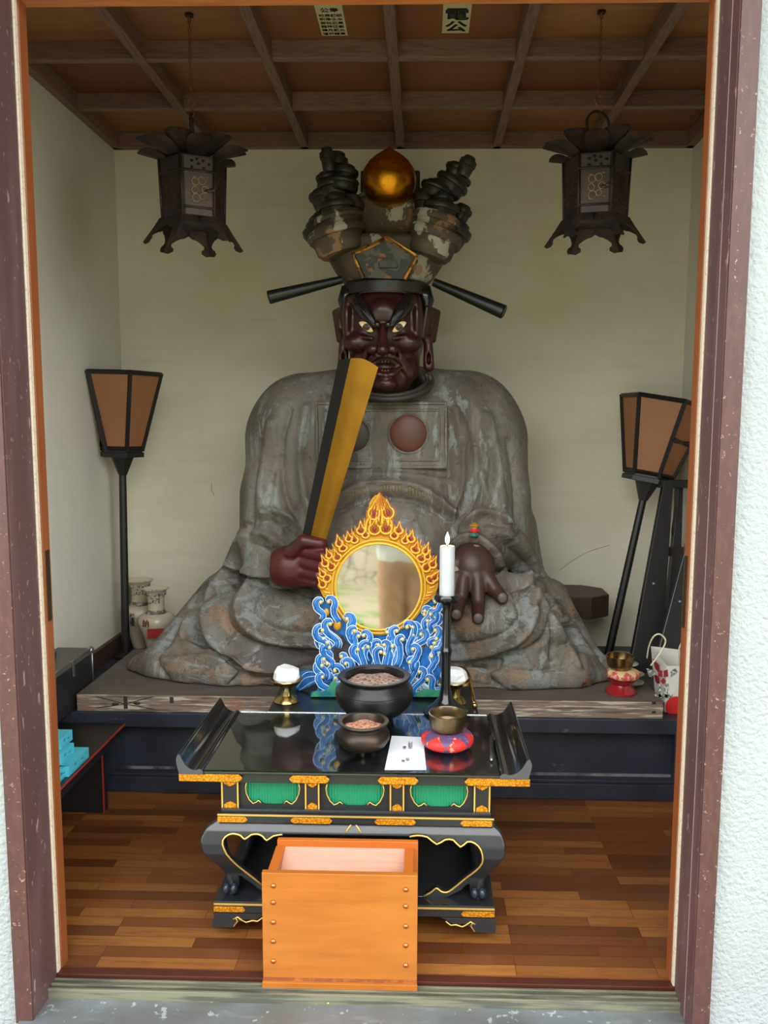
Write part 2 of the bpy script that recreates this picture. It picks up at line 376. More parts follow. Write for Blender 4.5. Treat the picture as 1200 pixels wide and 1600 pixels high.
def ceil_mat():
    m = bpy.data.materials.new('ceiling_panels'); m.use_nodes = True; nt = m.node_tree; b = nt.nodes['Principled BSDF']; L = nt.links
    g = nt.nodes.new('ShaderNodeNewGeometry'); sp = nt.nodes.new('ShaderNodeSeparateXYZ'); L.new(g.outputs['Position'], sp.inputs[0]); cb = nt.nodes.new('ShaderNodeCombineXYZ')
    for i, o in ((0, BX0), (1, BY0)):
        a = nt.nodes.new('ShaderNodeMath'); a.operation = 'SUBTRACT'; a.inputs[1].default_value = o; L.new(sp.outputs[i], a.inputs[0])
        d = nt.nodes.new('ShaderNodeMath'); d.operation = 'DIVIDE'; d.inputs[1].default_value = PITCH; L.new(a.outputs[0], d.inputs[0])
        f = nt.nodes.new('ShaderNodeMath'); f.operation = 'FLOOR'; L.new(d.outputs[0], f.inputs[0]); L.new(f.outputs[0], cb.inputs[i])
    wn = nt.nodes.new('ShaderNodeTexWhiteNoise'); L.new(cb.outputs[0], wn.inputs['Vector'])
    rp = nt.nodes.new('ShaderNodeValToRGB'); e = rp.color_ramp.elements; e[0].color = (*srgb(118, 70, 46), 1); e[1].color = (*srgb(164, 114, 72), 1); L.new(wn.outputs['Value'], rp.inputs[0])
    mp = nt.nodes.new('ShaderNodeMapping'); mp.inputs['Scale'].default_value = (2, 9, 1); L.new(g.outputs['Position'], mp.inputs[0])
    ns = nt.nodes.new('ShaderNodeTexNoise'); ns.inputs['Scale'].default_value = 3; ns.inputs['Detail'].default_value = 6; L.new(mp.outputs[0], ns.inputs['Vector'])
    mr = nt.nodes.new('ShaderNodeMapRange'); mr.inputs[1].default_value = .4; mr.inputs[2].default_value = .7; mr.inputs[4].default_value = .5; L.new(ns.outputs['Fac'], mr.inputs[0])
    mx = nt.nodes.new('ShaderNodeMix'); mx.data_type = 'RGBA'; L.new(mr.outputs[0], mx.inputs[0]); L.new(rp.outputs[0], mx.inputs[6]); mx.inputs[7].default_value = (*srgb(120, 62, 32), 1)
    L.new(mx.outputs[2], b.inputs['Base Color']); b.inputs['Roughness'].default_value = .5
    return m
ceil_panel = ceil_mat()
navy = M('navy_black_paint', srgb(46, 51, 64), .45, layers=[dict(s=7, c=srgb(38, 42, 52), lo=.4, hi=.6), dict(s=16, st=(1, 1, 2), c=srgb(120, 120, 120), lo=.70, hi=.76, a=.5, seed=2)], rlayer=(6, .35, .6))
lacquer = M('black_lacquer', (.008, .008, .009), .16, coat=.6, layers=[dict(s=220, c=srgb(150, 150, 150), lo=.76, hi=.79, a=.5)])
lacquer_soft = M('black_lacquer_soft', (.014, .015, .018), .30, coat=.3)
black_wood = M('black_wood', (.012, .011, .012), .45)
red_line = M('red_line', srgb(170, 50, 40), .4)
goldp = M('gold_paint', srgb(226, 186, 96), .35, .6)
gold_fit = M('gold_fitting', srgb(226, 150, 30), .38, .55, layers=[dict(s=130, k='crack', c=srgb(140, 80, 10), lo=.12, hi=.04, a=.75)], bump=(110, .0015, (1, 1, 1), 2))
gold_leaf = M('gold_leaf', srgb(168, 118, 27), .45, .55, layers=[dict(s=7, c=srgb(128, 84, 16), lo=.45, hi=.7, a=.6), dict(s=40, c=srgb(80, 60, 30), lo=.70, hi=.74, a=.6, seed=3)], bump=(60, .0004))
green_cloth = M('green_cloth', srgb(16, 122, 84), .6)
weather_wood = M('weathered_wood', srgb(128, 112, 100), .75, layers=[dict(s=7, st=(1, 1, 14), c=srgb(196, 184, 168), lo=.5, hi=.6, a=.9), dict(s=9, st=(.8, .8, 16), c=srgb(92, 72, 60), lo=.55, hi=.62, a=.85, seed=2), dict(s=6, c=srgb(150, 96, 66), lo=.62, hi=.68, a=.6, seed=5)], bump=(10, .002, (1, 1, 14)))
plinth_top = M('plinth_top', srgb(104, 94, 88), .6, layers=[dict(s=5, st=(1, 4, 1), c=srgb(86, 76, 72), lo=.4, hi=.65, a=.8)])
robe_mat = M('robe_weathered_paint', srgb(122, 117, 109), .66, layers=[
    dict(s=2.6, st=(2.2, 2.2, .9), c=srgb(92, 83, 76), lo=.42, hi=.62, a=.9, seed=1),
    dict(s=11, st=(1.6, 1.6, .35), c=srgb(134, 130, 116), lo=.55, hi=.66, a=.6, seed=22, d=6),
    dict(s=6.5, st=(2.2, 2.2, .38), c=srgb(142, 149, 146), lo=.55, hi=.58, a=.75, seed=4, d=8, r=.7, dist=.6),
    dict(s=9, st=(1.2, 1.2, .8), c=srgb(120, 106, 94), lo=.52, hi=.6, a=.5, seed=9),
    dict(s=5.4, st=(1, .8, 1.3), c=srgb(144, 118, 94), lo=.54, hi=.555, a=.8, seed=7, d=8, r=.72, dist=.7, zr=(.22, .5, -.14)),
    dict(s=7.0, st=(.8, .8, 1.7), c=srgb(140, 147, 149), lo=.54, hi=.56, a=.8, seed=12, d=8, r=.72, dist=1.0, zr=(.28, .6, -.10)),
    dict(s=4.6, st=(.8, .8, 1.6), c=srgb(78, 71, 69), lo=.56, hi=.58, a=.8, seed=15, d=7, r=.68, dist=.5, zr=(.3, .6, -.10)),
    dict(s=24, st=(1.2, 1.2, .9), c=srgb(84, 74, 66), lo=.50, hi=.68, a=.55, seed=20, d=7, r=.7),
    dict(s=70, c=srgb(60, 50, 42), lo=.62, hi=.68, a=.5, seed=28)], bump=(12, .007, (1, 1, .7), 8), bump2=(60, .003))
skin_mat = M('dark_red_lacquer_skin', srgb(54, 19, 17), .42, coat=.15, layers=[dict(s=6, c=srgb(60, 22, 20), lo=.4, hi=.65, a=.8), dict(s=18, c=srgb(120, 76, 64), lo=.69, hi=.71, a=.5, seed=3)], bump=(14, .0012))
hand_mat = M('red_lacquer_hand', srgb(84, 28, 29), .42, layers=[dict(s=5, c=srgb(66, 46, 41), lo=.46, hi=.6, a=.8), dict(s=16, c=srgb(158, 140, 132), lo=.69, hi=.70, a=.8, seed=3)], bump=(20, .0012))
hand_mat2 = M('brown_lacquer_hand', srgb(70, 47, 42), .45, layers=[dict(s=5, c=srgb(84, 32, 34), lo=.60, hi=.70, a=.8), dict(s=14, c=srgb(158, 150, 142), lo=.67, hi=.68, a=.8, seed=6)], bump=(20, .0012))
crown_mat = M('crown_weathered', srgb(92, 76, 62), .6, layers=[dict(s=6, c=srgb(64, 52, 44), lo=.42, hi=.6, a=.9), dict(s=9, st=(1, 1, .7), c=srgb(176, 170, 156), lo=.585, hi=.60, a=.9, seed=4, d=6), dict(s=8, c=srgb(150, 112, 76), lo=.60, hi=.62, a=.8, seed=8)], bump=(20, .003))
crown_black = M('crown_black', srgb(36, 32, 31), .42, layers=[dict(s=9, c=srgb(58, 50, 46), lo=.45, hi=.65, a=.8), dict(s=12, c=srgb(176, 170, 156), lo=.68, hi=.69, a=.85, seed=4, d=6)], bump=(20, .002))
jewel_gold = M('jewel_gold', srgb(214, 140, 30), .33, 1.0, layers=[dict(s=90, c=srgb(120, 70, 20), lo=.6, hi=.7, a=.6)], bump=(120, .0004))
bronze_dark = M('bronze_dark', srgb(58, 50, 46), .4, .8, layers=[dict(s=12, c=srgb(84, 66, 50), lo=.5, hi=.7, a=.6)], bump=(60, .0004))
bronze_black = M('bronze_black', (.02, .019, .019), .33, .55, bump=(70, .0006))
lantern_iron = M('lantern_iron', srgb(46, 38, 36), .55, .5, layers=[dict(s=20, c=srgb(66, 46, 42), lo=.45, hi=.6)], bump=(60, .0008))
lantern_plate = M('lantern_plate', srgb(64, 52, 48), .5, .45, layers=[dict(s=25, c=srgb(84, 60, 52), lo=.5, hi=.65, a=.8)], bump=(50, .001))
copper = M('copper', srgb(196, 110, 70), .3, 1.0)
copper_dull = M('copper_dull', srgb(150, 98, 66), .45, .8)
brass = M('brass', srgb(180, 158, 104), .24, 1.0, layers=[dict(s=30, c=srgb(168, 140, 80), lo=.45, hi=.7, a=.6)])
brass_dark = M('brass_aged', srgb(128, 112, 84), .3, .9, layers=[dict(s=16, c=srgb(90, 76, 54), lo=.45, hi=.65, a=.8)])
ash = M('ash', srgb(176, 150, 134), .95, layers=[dict(s=120, c=srgb(90, 60, 50), lo=.5, hi=.6)], bump=(120, .004))
ash_pink = M('ash_granules', srgb(206, 150, 120), .9, layers=[dict(s=160, c=srgb(120, 74, 50), lo=.5, hi=.6)], bump=(160, .004))
white_paper = M('white_paper', srgb(238, 240, 242), .7, bump=(14, .002))
note_paper = M('note_paper', srgb(232, 236, 244), .75)
ink = M('ink', srgb(24, 24, 28), .6)
wax = M('wax', srgb(196, 200, 204), .45, sub=.4)
flame_m = M('flame', srgb(255, 210, 120), .5, emit=((1.0, .62, .22), 14.0))
wick_m = M('wick', srgb(50, 30, 20), .8)
glass = M('glass', (.95, 1, .98), .02, trans=1.0)
glass.node_tree.nodes['Principled BSDF'].inputs['IOR'].default_value = 1.5
glass_edge = M('glass_edge', srgb(120, 160, 150), .1)
mirror_m = M('mirror_glass', srgb(196, 194, 184), .035, 1.0)
blue = M('wave_blue', srgb(24, 112, 190), .45, layers=[dict(s=40, st=(3, 1, 1), c=srgb(10, 76, 152), lo=.45, hi=.6, a=.8), dict(s=25, c=srgb(36, 130, 200), lo=.55, hi=.7, a=.7, seed=3)])
wave_green = M('wave_green', srgb(60, 150, 110), .5, layers=[dict(s=30, c=srgb(30, 110, 120), lo=.45, hi=.6)])
wave_white = M('wave_white', srgb(222, 238, 250), .5)
pale_gold = M('pale_gold_drop', srgb(222, 206, 140), .4, .3)
flame_gold = M('flame_gold', srgb(200, 146, 30), .38, .3, layers=[dict(s=35, c=srgb(180, 92, 16), lo=.55, hi=.66, a=.8)])
flame_orange = M('flame_orange', srgb(190, 84, 16), .45)
flame_yellow = M('flame_yellow', srgb(226, 180, 62), .38, .2)
flame_red = M('flame_red', srgb(130, 40, 44), .35)
cream_shade = M('shade_paper', srgb(158, 108, 70), .6, layers=[dict(s=5, c=srgb(150, 96, 54), lo=.4, hi=.7, a=.7)], sub=.1)
box_wood = M('box_wood', srgb(160, 94, 30), .38, layers=[dict(s=4, st=(1, 1, 10), c=srgb(140, 76, 20), lo=.4, hi=.7, a=.8), dict(s=3, c=srgb(166, 106, 40), lo=.5, hi=.7, a=.5, seed=5)], bump=(12, .0003, (1, 1, 12)))
box_side = M('box_side_wood', srgb(164, 88, 28), .4, layers=[dict(s=5, st=(8, 1, 8), c=srgb(170, 84, 26), lo=.45, hi=.6, a=.7)])
pink_wood = M('pale_pink_board', srgb(180, 136, 116), .6, layers=[dict(s=5, st=(1, 8, 8), c=srgb(176, 122, 98), lo=.45, hi=.6, a=.7), dict(s=30, c=srgb(120, 80, 70), lo=.74, hi=.76, a=.8, seed=2)])
vase_m = M('vase_porcelain', srgb(206, 194, 172), .25, layers=[dict(s=8, c=srgb(190, 174, 148), lo=.4, hi=.7, a=.6)], coat=.3)
vase_pat = M('vase_pattern', srgb(104, 98, 92), .4, layers=[dict(s=60, c=srgb(176, 166, 150), lo=.5, hi=.56)])
teal = M('teal_card', srgb(84, 196, 214), .55)
teal_d = M('teal_print', srgb(34, 130, 156), .55)
case_m = M('case_black', srgb(34, 35, 38), .5, bump=(200, .0004))
case_top = M('case_top', srgb(92, 88, 86), .45)
metal_l = M('metal_light', srgb(170, 168, 164), .35, .9)
red_cloth = M('red_brocade', srgb(196, 38, 34), .55, layers=[dict(s=55, c=srgb(226, 150, 110), lo=.58, hi=.6, a=.9)], bump=(150, .0006))
purple_cloth = M('purple_brocade', srgb(84, 62, 96), .6, layers=[dict(s=70, c=srgb(120, 96, 130), lo=.6, hi=.62, a=.8)], bump=(150, .0006))
cream_cloth = M('cream_cloth', srgb(222, 196, 140), .6)
red_lacquer = M('red_lacquer', srgb(150, 30, 38), .22, coat=.5)
brown_wood = M('brown_stool_wood', srgb(62, 44, 36), .5, bump=(20, .001, (1, 8, 1)))
bag_m = M('bag_paper', srgb(226, 224, 216), .65)
bag_grey = M('bag_print_grey', srgb(110, 116, 116), .7, layers=[dict(s=160, c=srgb(210, 210, 204), lo=.5, hi=.54)])
bag_red = M('bag_print_dark_red', srgb(150, 26, 46), .7)
bright_red = M('bright_red', srgb(214, 36, 40), .6)
cord_m = M('cord', srgb(226, 218, 190), .7)
dish_m = M('dish_porcelain', srgb(214, 216, 206), .25)
eye_m = M('eye_ivory', srgb(226, 196, 130), .25, coat=.5)
iris_m = M('iris_brown', srgb(96, 60, 30), .2)
pupil_m = M('pupil_black', (.006, .005, .005), .4)
brow_m = M('brow_black', srgb(22, 20, 20), .25, coat=.4)
sticker_m = M('sticker_paper', srgb(204, 196, 160), .7)
twig_m = M('twig', srgb(196, 190, 70), .6)
# ------------------------------------------------------------------ the setting
YB = 3.3; XL = -1.24; XR = 1.047; ZC = 2.272; YF = 1.50; YI = 1.66
OXL = -.790; OXR = .547
def st(name, mb, mat, bevel=0, label=None):
    o = mb.build(name, mat, None, bevel=bevel); o['kind'] = 'structure'
    if label: o['label'] = label
    return o
st('floor', MB().box(XL-.02, XR+.02, 1.612, YB, -.03, 0), floor_mat)
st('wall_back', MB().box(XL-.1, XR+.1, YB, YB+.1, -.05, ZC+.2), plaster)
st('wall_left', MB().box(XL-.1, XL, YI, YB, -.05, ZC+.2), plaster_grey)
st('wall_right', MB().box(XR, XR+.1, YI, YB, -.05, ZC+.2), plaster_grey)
ZP = ZC+.058
sc_ = M('scratch_grey', srgb(120, 116, 96), .9)
bk_ = bpy.data.objects['wall_back']
MB().tube([PY(u, v, YB-.0003) for u, v in cat([(874, 891), (895, 876), (920, 862), (952, 852)], 4)], .0009, 4).build('scratch', sc_, bk_)
MB().tube([PY(u, v, YB-.0003) for u, v in ((331, 755), (330, 764), (335, 775))], .0009, 4).build('hairline_crack', sc_, bk_)
st('ceiling', MB().box(XL-.1, XR+.1, YI-.02, YB+.05, ZP, ZP+.05), ceil_panel)
b = MB()
for i in range(-4, 4):
    x = BX0+i*PITCH
    if XL+.06 < x < XR-.06: b.box(x-.016, x+.016, YI, YB, ZC, ZP)
st('trim_1', b, M('beam_long', srgb(130, 102, 90), .6, layers=[dict(s=14, st=(12, 1, 12), c=srgb(84, 62, 52), lo=.4, hi=.65, a=.7)]), .002)
b = MB(); y = BY0
while y > YI: b.box(XL, XR, y-.014, y+.014, ZC+.004, ZP); y -= PITCH
st('trim_2', b, beam_wood, .002)
b = MB(); b.box(XL, XR, YB-.03, YB, ZC, ZP).box(XL, XL+.03, YI, YB, ZC, ZP).box(XR-.03, XR, YI, YB, ZC, ZP)
st('trim_3', b, beam_wood, .002)
# front wall (outside face with stucco) around the doorway
b = MB(); b.box(-3.2, OXL-.034, YF+.012, YI, -.36, 3.0).box(OXR+.034, 3.2, YF+.012, YI, -.36, 3.0).box(OXL-.034, OXR+.034, YF+.012, YI, 2.10, 3.0)
st('wall_front', b, stucco)
# door frame: purple-brown reveal, reddish front faces
b = MB(); b.box(OXL-.03, OXL, YF, 1.604, -.03, 2.10).box(OXR, OXR+.03, YF, 1.604, -.03, 2.10)
st('trim_4', b, frame_paint, .0015)
b = MB(); b.box(OXL-.036, OXL-.0008, YF-.006, YF+.002, -.03, 2.10).box(OXR+.0008, OXR+.036, YF-.006, YF+.002, -.03, 2.10)
st('trim_5', b, frame_red, .001)
b = MB(); b.box(OXR-.0008, OXR+.003, 1.535, 1.5365, -.02, 2.08)
st('trim_6', b, M('groove', srgb(150, 122, 126), .5))
b = MB(); b.box(OXL-.02, OXL+.003, 1.604, 1.618, -.015, 2.04).box(OXR-.003, OXR+.02, 1.604, 1.618, -.015, 2.04)
st('trim_7', b, cream_strip, .0015)
b = MB(); b.box(OXL-.03, OXR+.03, 1.585, YI, zv(8, YI), 2.12)
st('trim_8', b, M('lintel_wood', srgb(190, 112, 52), .45, layers=[dict(s=8, st=(1, 8, 8), c=srgb(160, 84, 36), lo=.4, hi=.65, a=.7)]), .002)
b = MB(); b.box(OXL-.03, OXR+.03, YF, 1.60, 2.07, 2.11)
st('trim_9', b, frame_paint, .002)
b = MB().box(-3.2, 3.2, .80, YI, 2.62, 2.70)
st('trim_14', b, M('eave_board', srgb(120, 110, 98), .7))
# sliding door leaves pushed back into the sides
for n, (xa, xb_, xe) in enumerate(((OXL-.33, OXL+.004, OXL+.004), (OXR-.004, OXR+.33, OXR-.004))):
    d = MB().box(xa, xb_, 1.620, 1.652, -.008, 2.03).build('door_%d' % (n+1), orange_wood, None, bevel=.0015); d['kind'] = 'structure'
    s = 1 if n == 0 else -1
    MB().box(min(xe, xe+s*.0015), max(xe, xe+s*.0015), 1.628, 1.644, .78, .93).box(min(xe, xe+s*.002), max(xe, xe+s*.002), 1.633, 1.639, .83, .88).build('latch_plate', dark_metal, d)
# threshold: wood edge, rails, worn metal sill and the step down
st('trim_10', MB().box(OXL, OXR, 1.600, 1.622, -.03, .003), edge_wood, .001)
b = MB().box(OXL, OXR, 1.560, 1.600, -.035, -.012)
for y in (1.563, 1.578, 1.593): b.box(OXL, OXR, y-.003, y+.003, -.013, -.003)
st('trim_11', b, track, .0008)
st('trim_12', MB().box(OXL-.03, OXR+.03, 1.30, 1.562, -.06, -.024), sill_metal, .003)
st('trim_13', MB().box(-1.4, 1.2, 1.22, YF+.02, -.36, -.06), M('step_stone', srgb(120, 118, 112), .8, bump=(30, .002)))
st('baseboard_left', MB().box(XL, XL+.018, 2.45, YB, .27, .335), brown_wood)
# outside ground (seen in the mirror)
gm = M('paving', srgb(150, 140, 120), .85, layers=[dict(s=2.0, c=srgb(96, 128, 54), lo=.5, hi=.56), dict(s=9, c=srgb(150, 136, 112), lo=.5, hi=.6, a=.6, seed=3)], bump=(12, .01))
st('ground', MB().box(-8, 8, -11, 1.5, -.45, -.36), gm)
leaf = M('hedge_leaves', srgb(130, 168, 76), .6, layers=[dict(s=14, c=srgb(54, 84, 34), lo=.45, hi=.6)])
for (cx_, cy_, r_, lab) in ((-.95, -3.0, .42, 'low green shrub behind the photographer, left'), (.5, -3.6, .6, 'low green shrub behind the photographer, middle'), (1.9, -3.2, .7, 'low green shrub behind the photographer, right')):
    mb = MB()
    rn = random.Random(int(cx_*10))
    for k in range(900):
        a = rn.uniform(0, 2*PI); t = rn.uniform(0, PI/2); rr = r_*rn.uniform(.6, 1)
        c = np.array([cx_+rr*math.cos(a)*math.cos(t), cy_+rr*.6*math.sin(a)*math.cos(t), -.36+rr*.75*math.sin(t)])
        R = Rz(rn.uniform(0, 6))@Rx(rn.uniform(-1, 1)); q = [np.array(p)*.06 for p in ((-1, 0, 0), (0, -.4, 0), (1, 0, .1), (0, .4, 0))]
        mb.add([c+R@p for p in q], [(0, 1, 2, 3)])
    o = link('shrub', mb.mesh('shrub', fix=False), leaf); setp(o, lab, 'shrub')
gw = MB().box(-6, 6, -8.0, -7.6, -.45, .25).build('garden_wall', M('garden_stone', srgb(176, 168, 150), .9, layers=[dict(s=5, k='crack', c=srgb(84, 78, 66), lo=.05, hi=.02), dict(s=3, c=srgb(150, 146, 120), lo=.4, hi=.6, a=.7)], bump=(14, .02))); setp(gw, 'low dry stone garden wall far behind the photographer', 'wall')
mb = MB(); rn = random.Random(9)  # unseen hedge: greenery for the mirror, made tall to block the low sky
for k in range(9000):
    c = np.array([rn.uniform(-8, 8), -8.2-abs(rn.gauss(0, .6)), rn.uniform(.1, 4.0)]); R = Rz(rn.uniform(0, 6))@Rx(rn.uniform(-1.2, 1.2)); mb.add([c+R@(np.array(p)*.20) for p in ((-1, 0, 0), (0, -.5, 0), (1, 0, .1), (0, .5, 0))], [(0, 1, 2, 3)])
o = link('hedge', mb.mesh('hedge', fix=False), leaf); setp(o, 'green hedge beyond the garden wall, added and made tall to block low sky', 'hedge')
# altar dais
d = thing('altar_dais', 'long low navy-black painted platform across the back of the room carrying the wooden plinth', 'platform', (-.1, 2.46, 0))
YD = 2.455
MB().box(XL, XR, YD, YB, .222, .27).build('top_slab', navy, d, bevel=.003)
MB().box(XL, XR, YD+.05, YB, .062, .222).build('front_panel', navy, d)
MB().box(XL, XR, YD+.006, YB, 0, .052).box(XL, XR, YD+.014, YB, .052, .062).build('base_rail', navy, d, bevel=.002)
for x in (-1.2, .81): MB().box(x, x+.05, YD+.02, YD+.05, .062, .222).build('post', navy, d, bevel=.002)
MB().box(-1.2, XR, YD+.045, YD+.051, .062, .070).build('dust_ledge', M('dust', srgb(120, 122, 124), .9, layers=[dict(s=8, c=srgb(40, 42, 50), lo=.4, hi=.55)]), d)
# wooden plinth under the statue
ZPL = .326
p = thing('wooden_plinth', 'wide weathered wooden slab under the seated statue', 'plinth', (-.17, 2.46, .27))
MB().box(-1.108, .765, 2.462, 2.985, .27, ZPL).build('slab', [weather_wood], p, bevel=.003)
MB().box(-1.106, .763, 2.464, 2.983, ZPL-.002, ZPL+.0004).build('top_face', plinth_top, p)
mb = MB()
for (u, v, du, dv) in ((196, 1098, 3, 10), (268, 1094, 3, 5), (1022, 1099, 3, 2), (1022, 1113, 3, 2)):
    c = PY(u, v, 2.460); s_ = mpp(u, v, 2.46); mb.box(c[0]-du*s_, c[0]+du*s_, 2.4605, 2.4635, c[2]-dv*s_, c[2]+dv*s_)
for a, e in (((150, 1088), (196, 1100)), ((150, 1106), (196, 1100)), ((196, 1100), (240, 1088)), ((196, 1100), (240, 1108))):
    mb.tube([PY(*a, 2.461), PY(*e, 2.461)], .0012, 5)
mb.ell(PY(180, 1100, 2.461), (.012, .002, .005)).ell(PY(214, 1099, 2.461), (.012, .002, .005))
mb.build('ink_mark', M('ink_mark', srgb(50, 46, 46), .7), p)
# ------------------------------------------------------------------ the seated statue
# depths are real distances; outlines were measured on the photograph at those distances
def E_(P, u, v, Y, ru, rv, ry, R=None):
    m = mpp(u, v, Y); return s_ell(P, PY(u, v, Y), (ru*m, ry, rv*m), R)
def C_(P, a, b, ra, rb):
    A = PY(*a); B = PY(*b); return s_cap(P, A, B, ra*mpp(a[0], a[1], a[2]), rb*mpp(b[0], b[1], b[2]))
def robe_sdf(P):
    d = E_(P, 603, 800, 2.90, 168, 225, .235)
    d = su(d, E_(P, 603, 690, 2.90, 196, 112, .205), .05)
    d = su(d, C_(P, (478, 668, 2.90), (727, 664, 2.90), 84, 84), .05)
    d = su(d, E_(P, 603, 850, 2.80, 120, 90, .20), .06)
    for sgn, x in ((-1, 452), (1, 757)):
        d = su(d, C_(P, (x, 690, 2.90), (x-8*(-sgn), 830, 2.84), 66, 62), .05)
    # sleeves
    d = su(d, C_(P, (436, 780, 2.84), (420, 868, 2.76), 58, 42), .05)
    d = su(d, C_(P, (768, 780, 2.84), (742, 862, 2.72), 54, 42), .05)
    d = su(d, C_(P, (400, 850, 2.88), (378, 880, 2.86), 34, 26), .04)
    d = su(d, C_(P, (800, 830, 2.90), (830, 905, 2.90), 40, 22), .05)
    # thighs / knees
    d = su(d, E_(P, 430, 975, 2.74, 118, 72, .19), .05)
    d = su(d, E_(P, 785, 972, 2.74, 104, 74, .19), .05)
    d = su(d, E_(P, 600, 990, 2.76, 160, 62, .19), .05)
    # skirts spreading on the plinth
    d = su(d, C_(P, (352, 935, 2.84), (262, 1030, 2.74), 42, 34), .06)
    d = su(d, C_(P, (850, 945, 2.84), (905, 1030, 2.74), 40, 34), .06)
    d = su(d, E_(P, 560, 1052, 2.74, 330, 42, .185), .05)
    d = su(d, C_(P, (258, 1040, 2.70), (360, 1050, 2.60), 36, 30), .025)
    d = su(d, C_(P, (225, 1046, 2.74), (300, 1050, 2.64), 26, 30), .03)
    d = su(d, C_(P, (800, 1050, 2.60), (890, 1050, 2.64), 32, 34), .025)
    d = su(d, C_(P, (890, 1045, 2.66), (938, 1052, 2.72), 36, 28), .03)
    d = su(d, C_(P, (400, 1068, 2.60), (800, 1070, 2.60), 15, 15), .04)
    # hollows for the neck and the sleeve openings
    d = ss(d, E_(P, 600, 600, 2.78, 62, 26, .14), .015)
    d = ss(d, E_(P, 470, 888, 2.62, 46, 34, .12), .012)
    d = ss(d, E_(P, 738, 892, 2.60, 37, 42, .15), .010)
    d = su(d, s_cap(P, PY(700, 905, 2.60), PY(700, 905, 2.60), .0001), .0001)
    return np.maximum(d, (ZPL+.001)-P[..., 2])
V, Fc = nets(robe_sdf, (-1.12, 2.44, ZPL-.03), (.78, 3.16, 1.45), .0075)
V = relax(V, Fc, 2)
def polyd(u, v, pts):
    d = np.full(u.shape, 1e9)
    for a, b in zip(pts[:-1], pts[1:]):
        ex, ey = b[0]-a[0], b[1]-a[1]; t = np.clip(((u-a[0])*ex+(v-a[1])*ey)/(ex*ex+ey*ey+1e-9), 0, 1)
        d = np.minimum(d, np.hypot(u-a[0]-t*ex, v-a[1]-t*ey))
    return d
F = []   # (points, width px, height m)
def f(pts, w_, h_): F.append((cat([np.array(p, float) for p in pts], 5), w_, h_))
# torso and sleeve folds
f([(452, 640), (440, 700), (446, 770), (470, 825)], 7, -.012); f([(425, 660), (412, 730), (410, 800), (425, 850)], 8, .010); f([(480, 640), (470, 700), (474, 760), (492, 810)], 7, .010)
f([(405, 690), (395, 760), (392, 830)], 7, -.010); f([(500, 735), (490, 780), (500, 830)], 6, -.010); f([(437, 740), (430, 790), (440, 830)], 5, .008)
f([(730, 640), (742, 700), (745, 760), (722, 820)], 7, -.012); f([(760, 650), (778, 720), (785, 790), (790, 840)], 8, .010); f([(712, 640), (722, 700), (722, 760), (708, 800)], 6, .010)
f([(795, 690), (806, 760), (808, 830)], 7, -.010); f([(750, 740), (760, 780), (735, 812), (722, 830)], 6, .010); f([(770, 700), (764, 760), (752, 792)], 5, -.008)
f([(415, 800), (440, 800), (470, 822), (490, 850)], 6, .014); f([(405, 815), (432, 818), (460, 838), (478, 858)], 6, -.012); f([(398, 832), (425, 838), (446, 856)], 6, .010); f([(392, 850), (418, 860), (430, 880)], 5, -.010)
f([(380, 835), (362, 880), (372, 896)], 7, .012); f([(362, 884), (400, 892), (432, 900)], 5, .016); f([(360, 896), (400, 903), (440, 912)], 4, -.020)
f([(722, 822), (760, 800), (800, 822), (830, 870)], 6, .012); f([(706, 850), (740, 838), (772, 862), (784, 900)], 5, .014); f([(780, 840), (810, 870), (838, 905)], 6, -.010); f([(795, 835), (830, 880), (858, 912)], 6, .010)
f([(770, 905), (810, 905), (850, 912)], 5, .012); f([(770, 915), (810, 915), (856, 922)], 4, -.012)
# sash and waist
f([(512, 790), (560, 757), (600, 752), (650, 758), (690, 785), (708, 812)], 5, .010); f([(510, 812), (560, 785), (600, 778), (650, 784), (690, 806)], 4, -.010); f([(505, 800), (560, 770), (600, 764), (650, 770), (700, 800)], 11, .010)
f([(495, 748), (560, 740), (640, 742), (705, 752)], 5, -.008)
f([(590, 790), (560, 830), (540, 880)], 9, .006); f([(640, 800), (660, 850), (665, 900)], 9, .006)
# left lap
f([(352, 898), (325, 940), (330, 990), (370, 1022), (440, 1038), (505, 1036)], 8, .016); f([(336, 925), (312, 965), (318, 1002), (360, 1030)], 6, -.014); f([(378, 900), (352, 945), (362, 985), (410, 1012), (505, 1022)], 7, -.016)
f([(398, 902), (372, 945), (385, 980), (430, 1002), (505, 1008)], 7, .013); f([(420, 905), (394, 945), (410, 972), (450, 988), (505, 990)], 6, -.010); f([(300, 955), (285, 990), (300, 1015), (350, 1030)], 7, .012)
f([(318, 935), (280, 975), (262, 1005)], 6, -.010); f([(262, 1000), (245, 1030), (262, 1062)], 5, -.008); f([(256, 1018), (310, 1020), (360, 1032), (378, 1050), (360, 1072)], 4, -.016)
f([(330, 1018), (400, 1030), (470, 1048), (510, 1050)], 6, .010); f([(400, 1052), (450, 1056), (500, 1062)], 5, -.010); f([(380, 1074), (420, 1060), (460, 1075)], 5, .008)
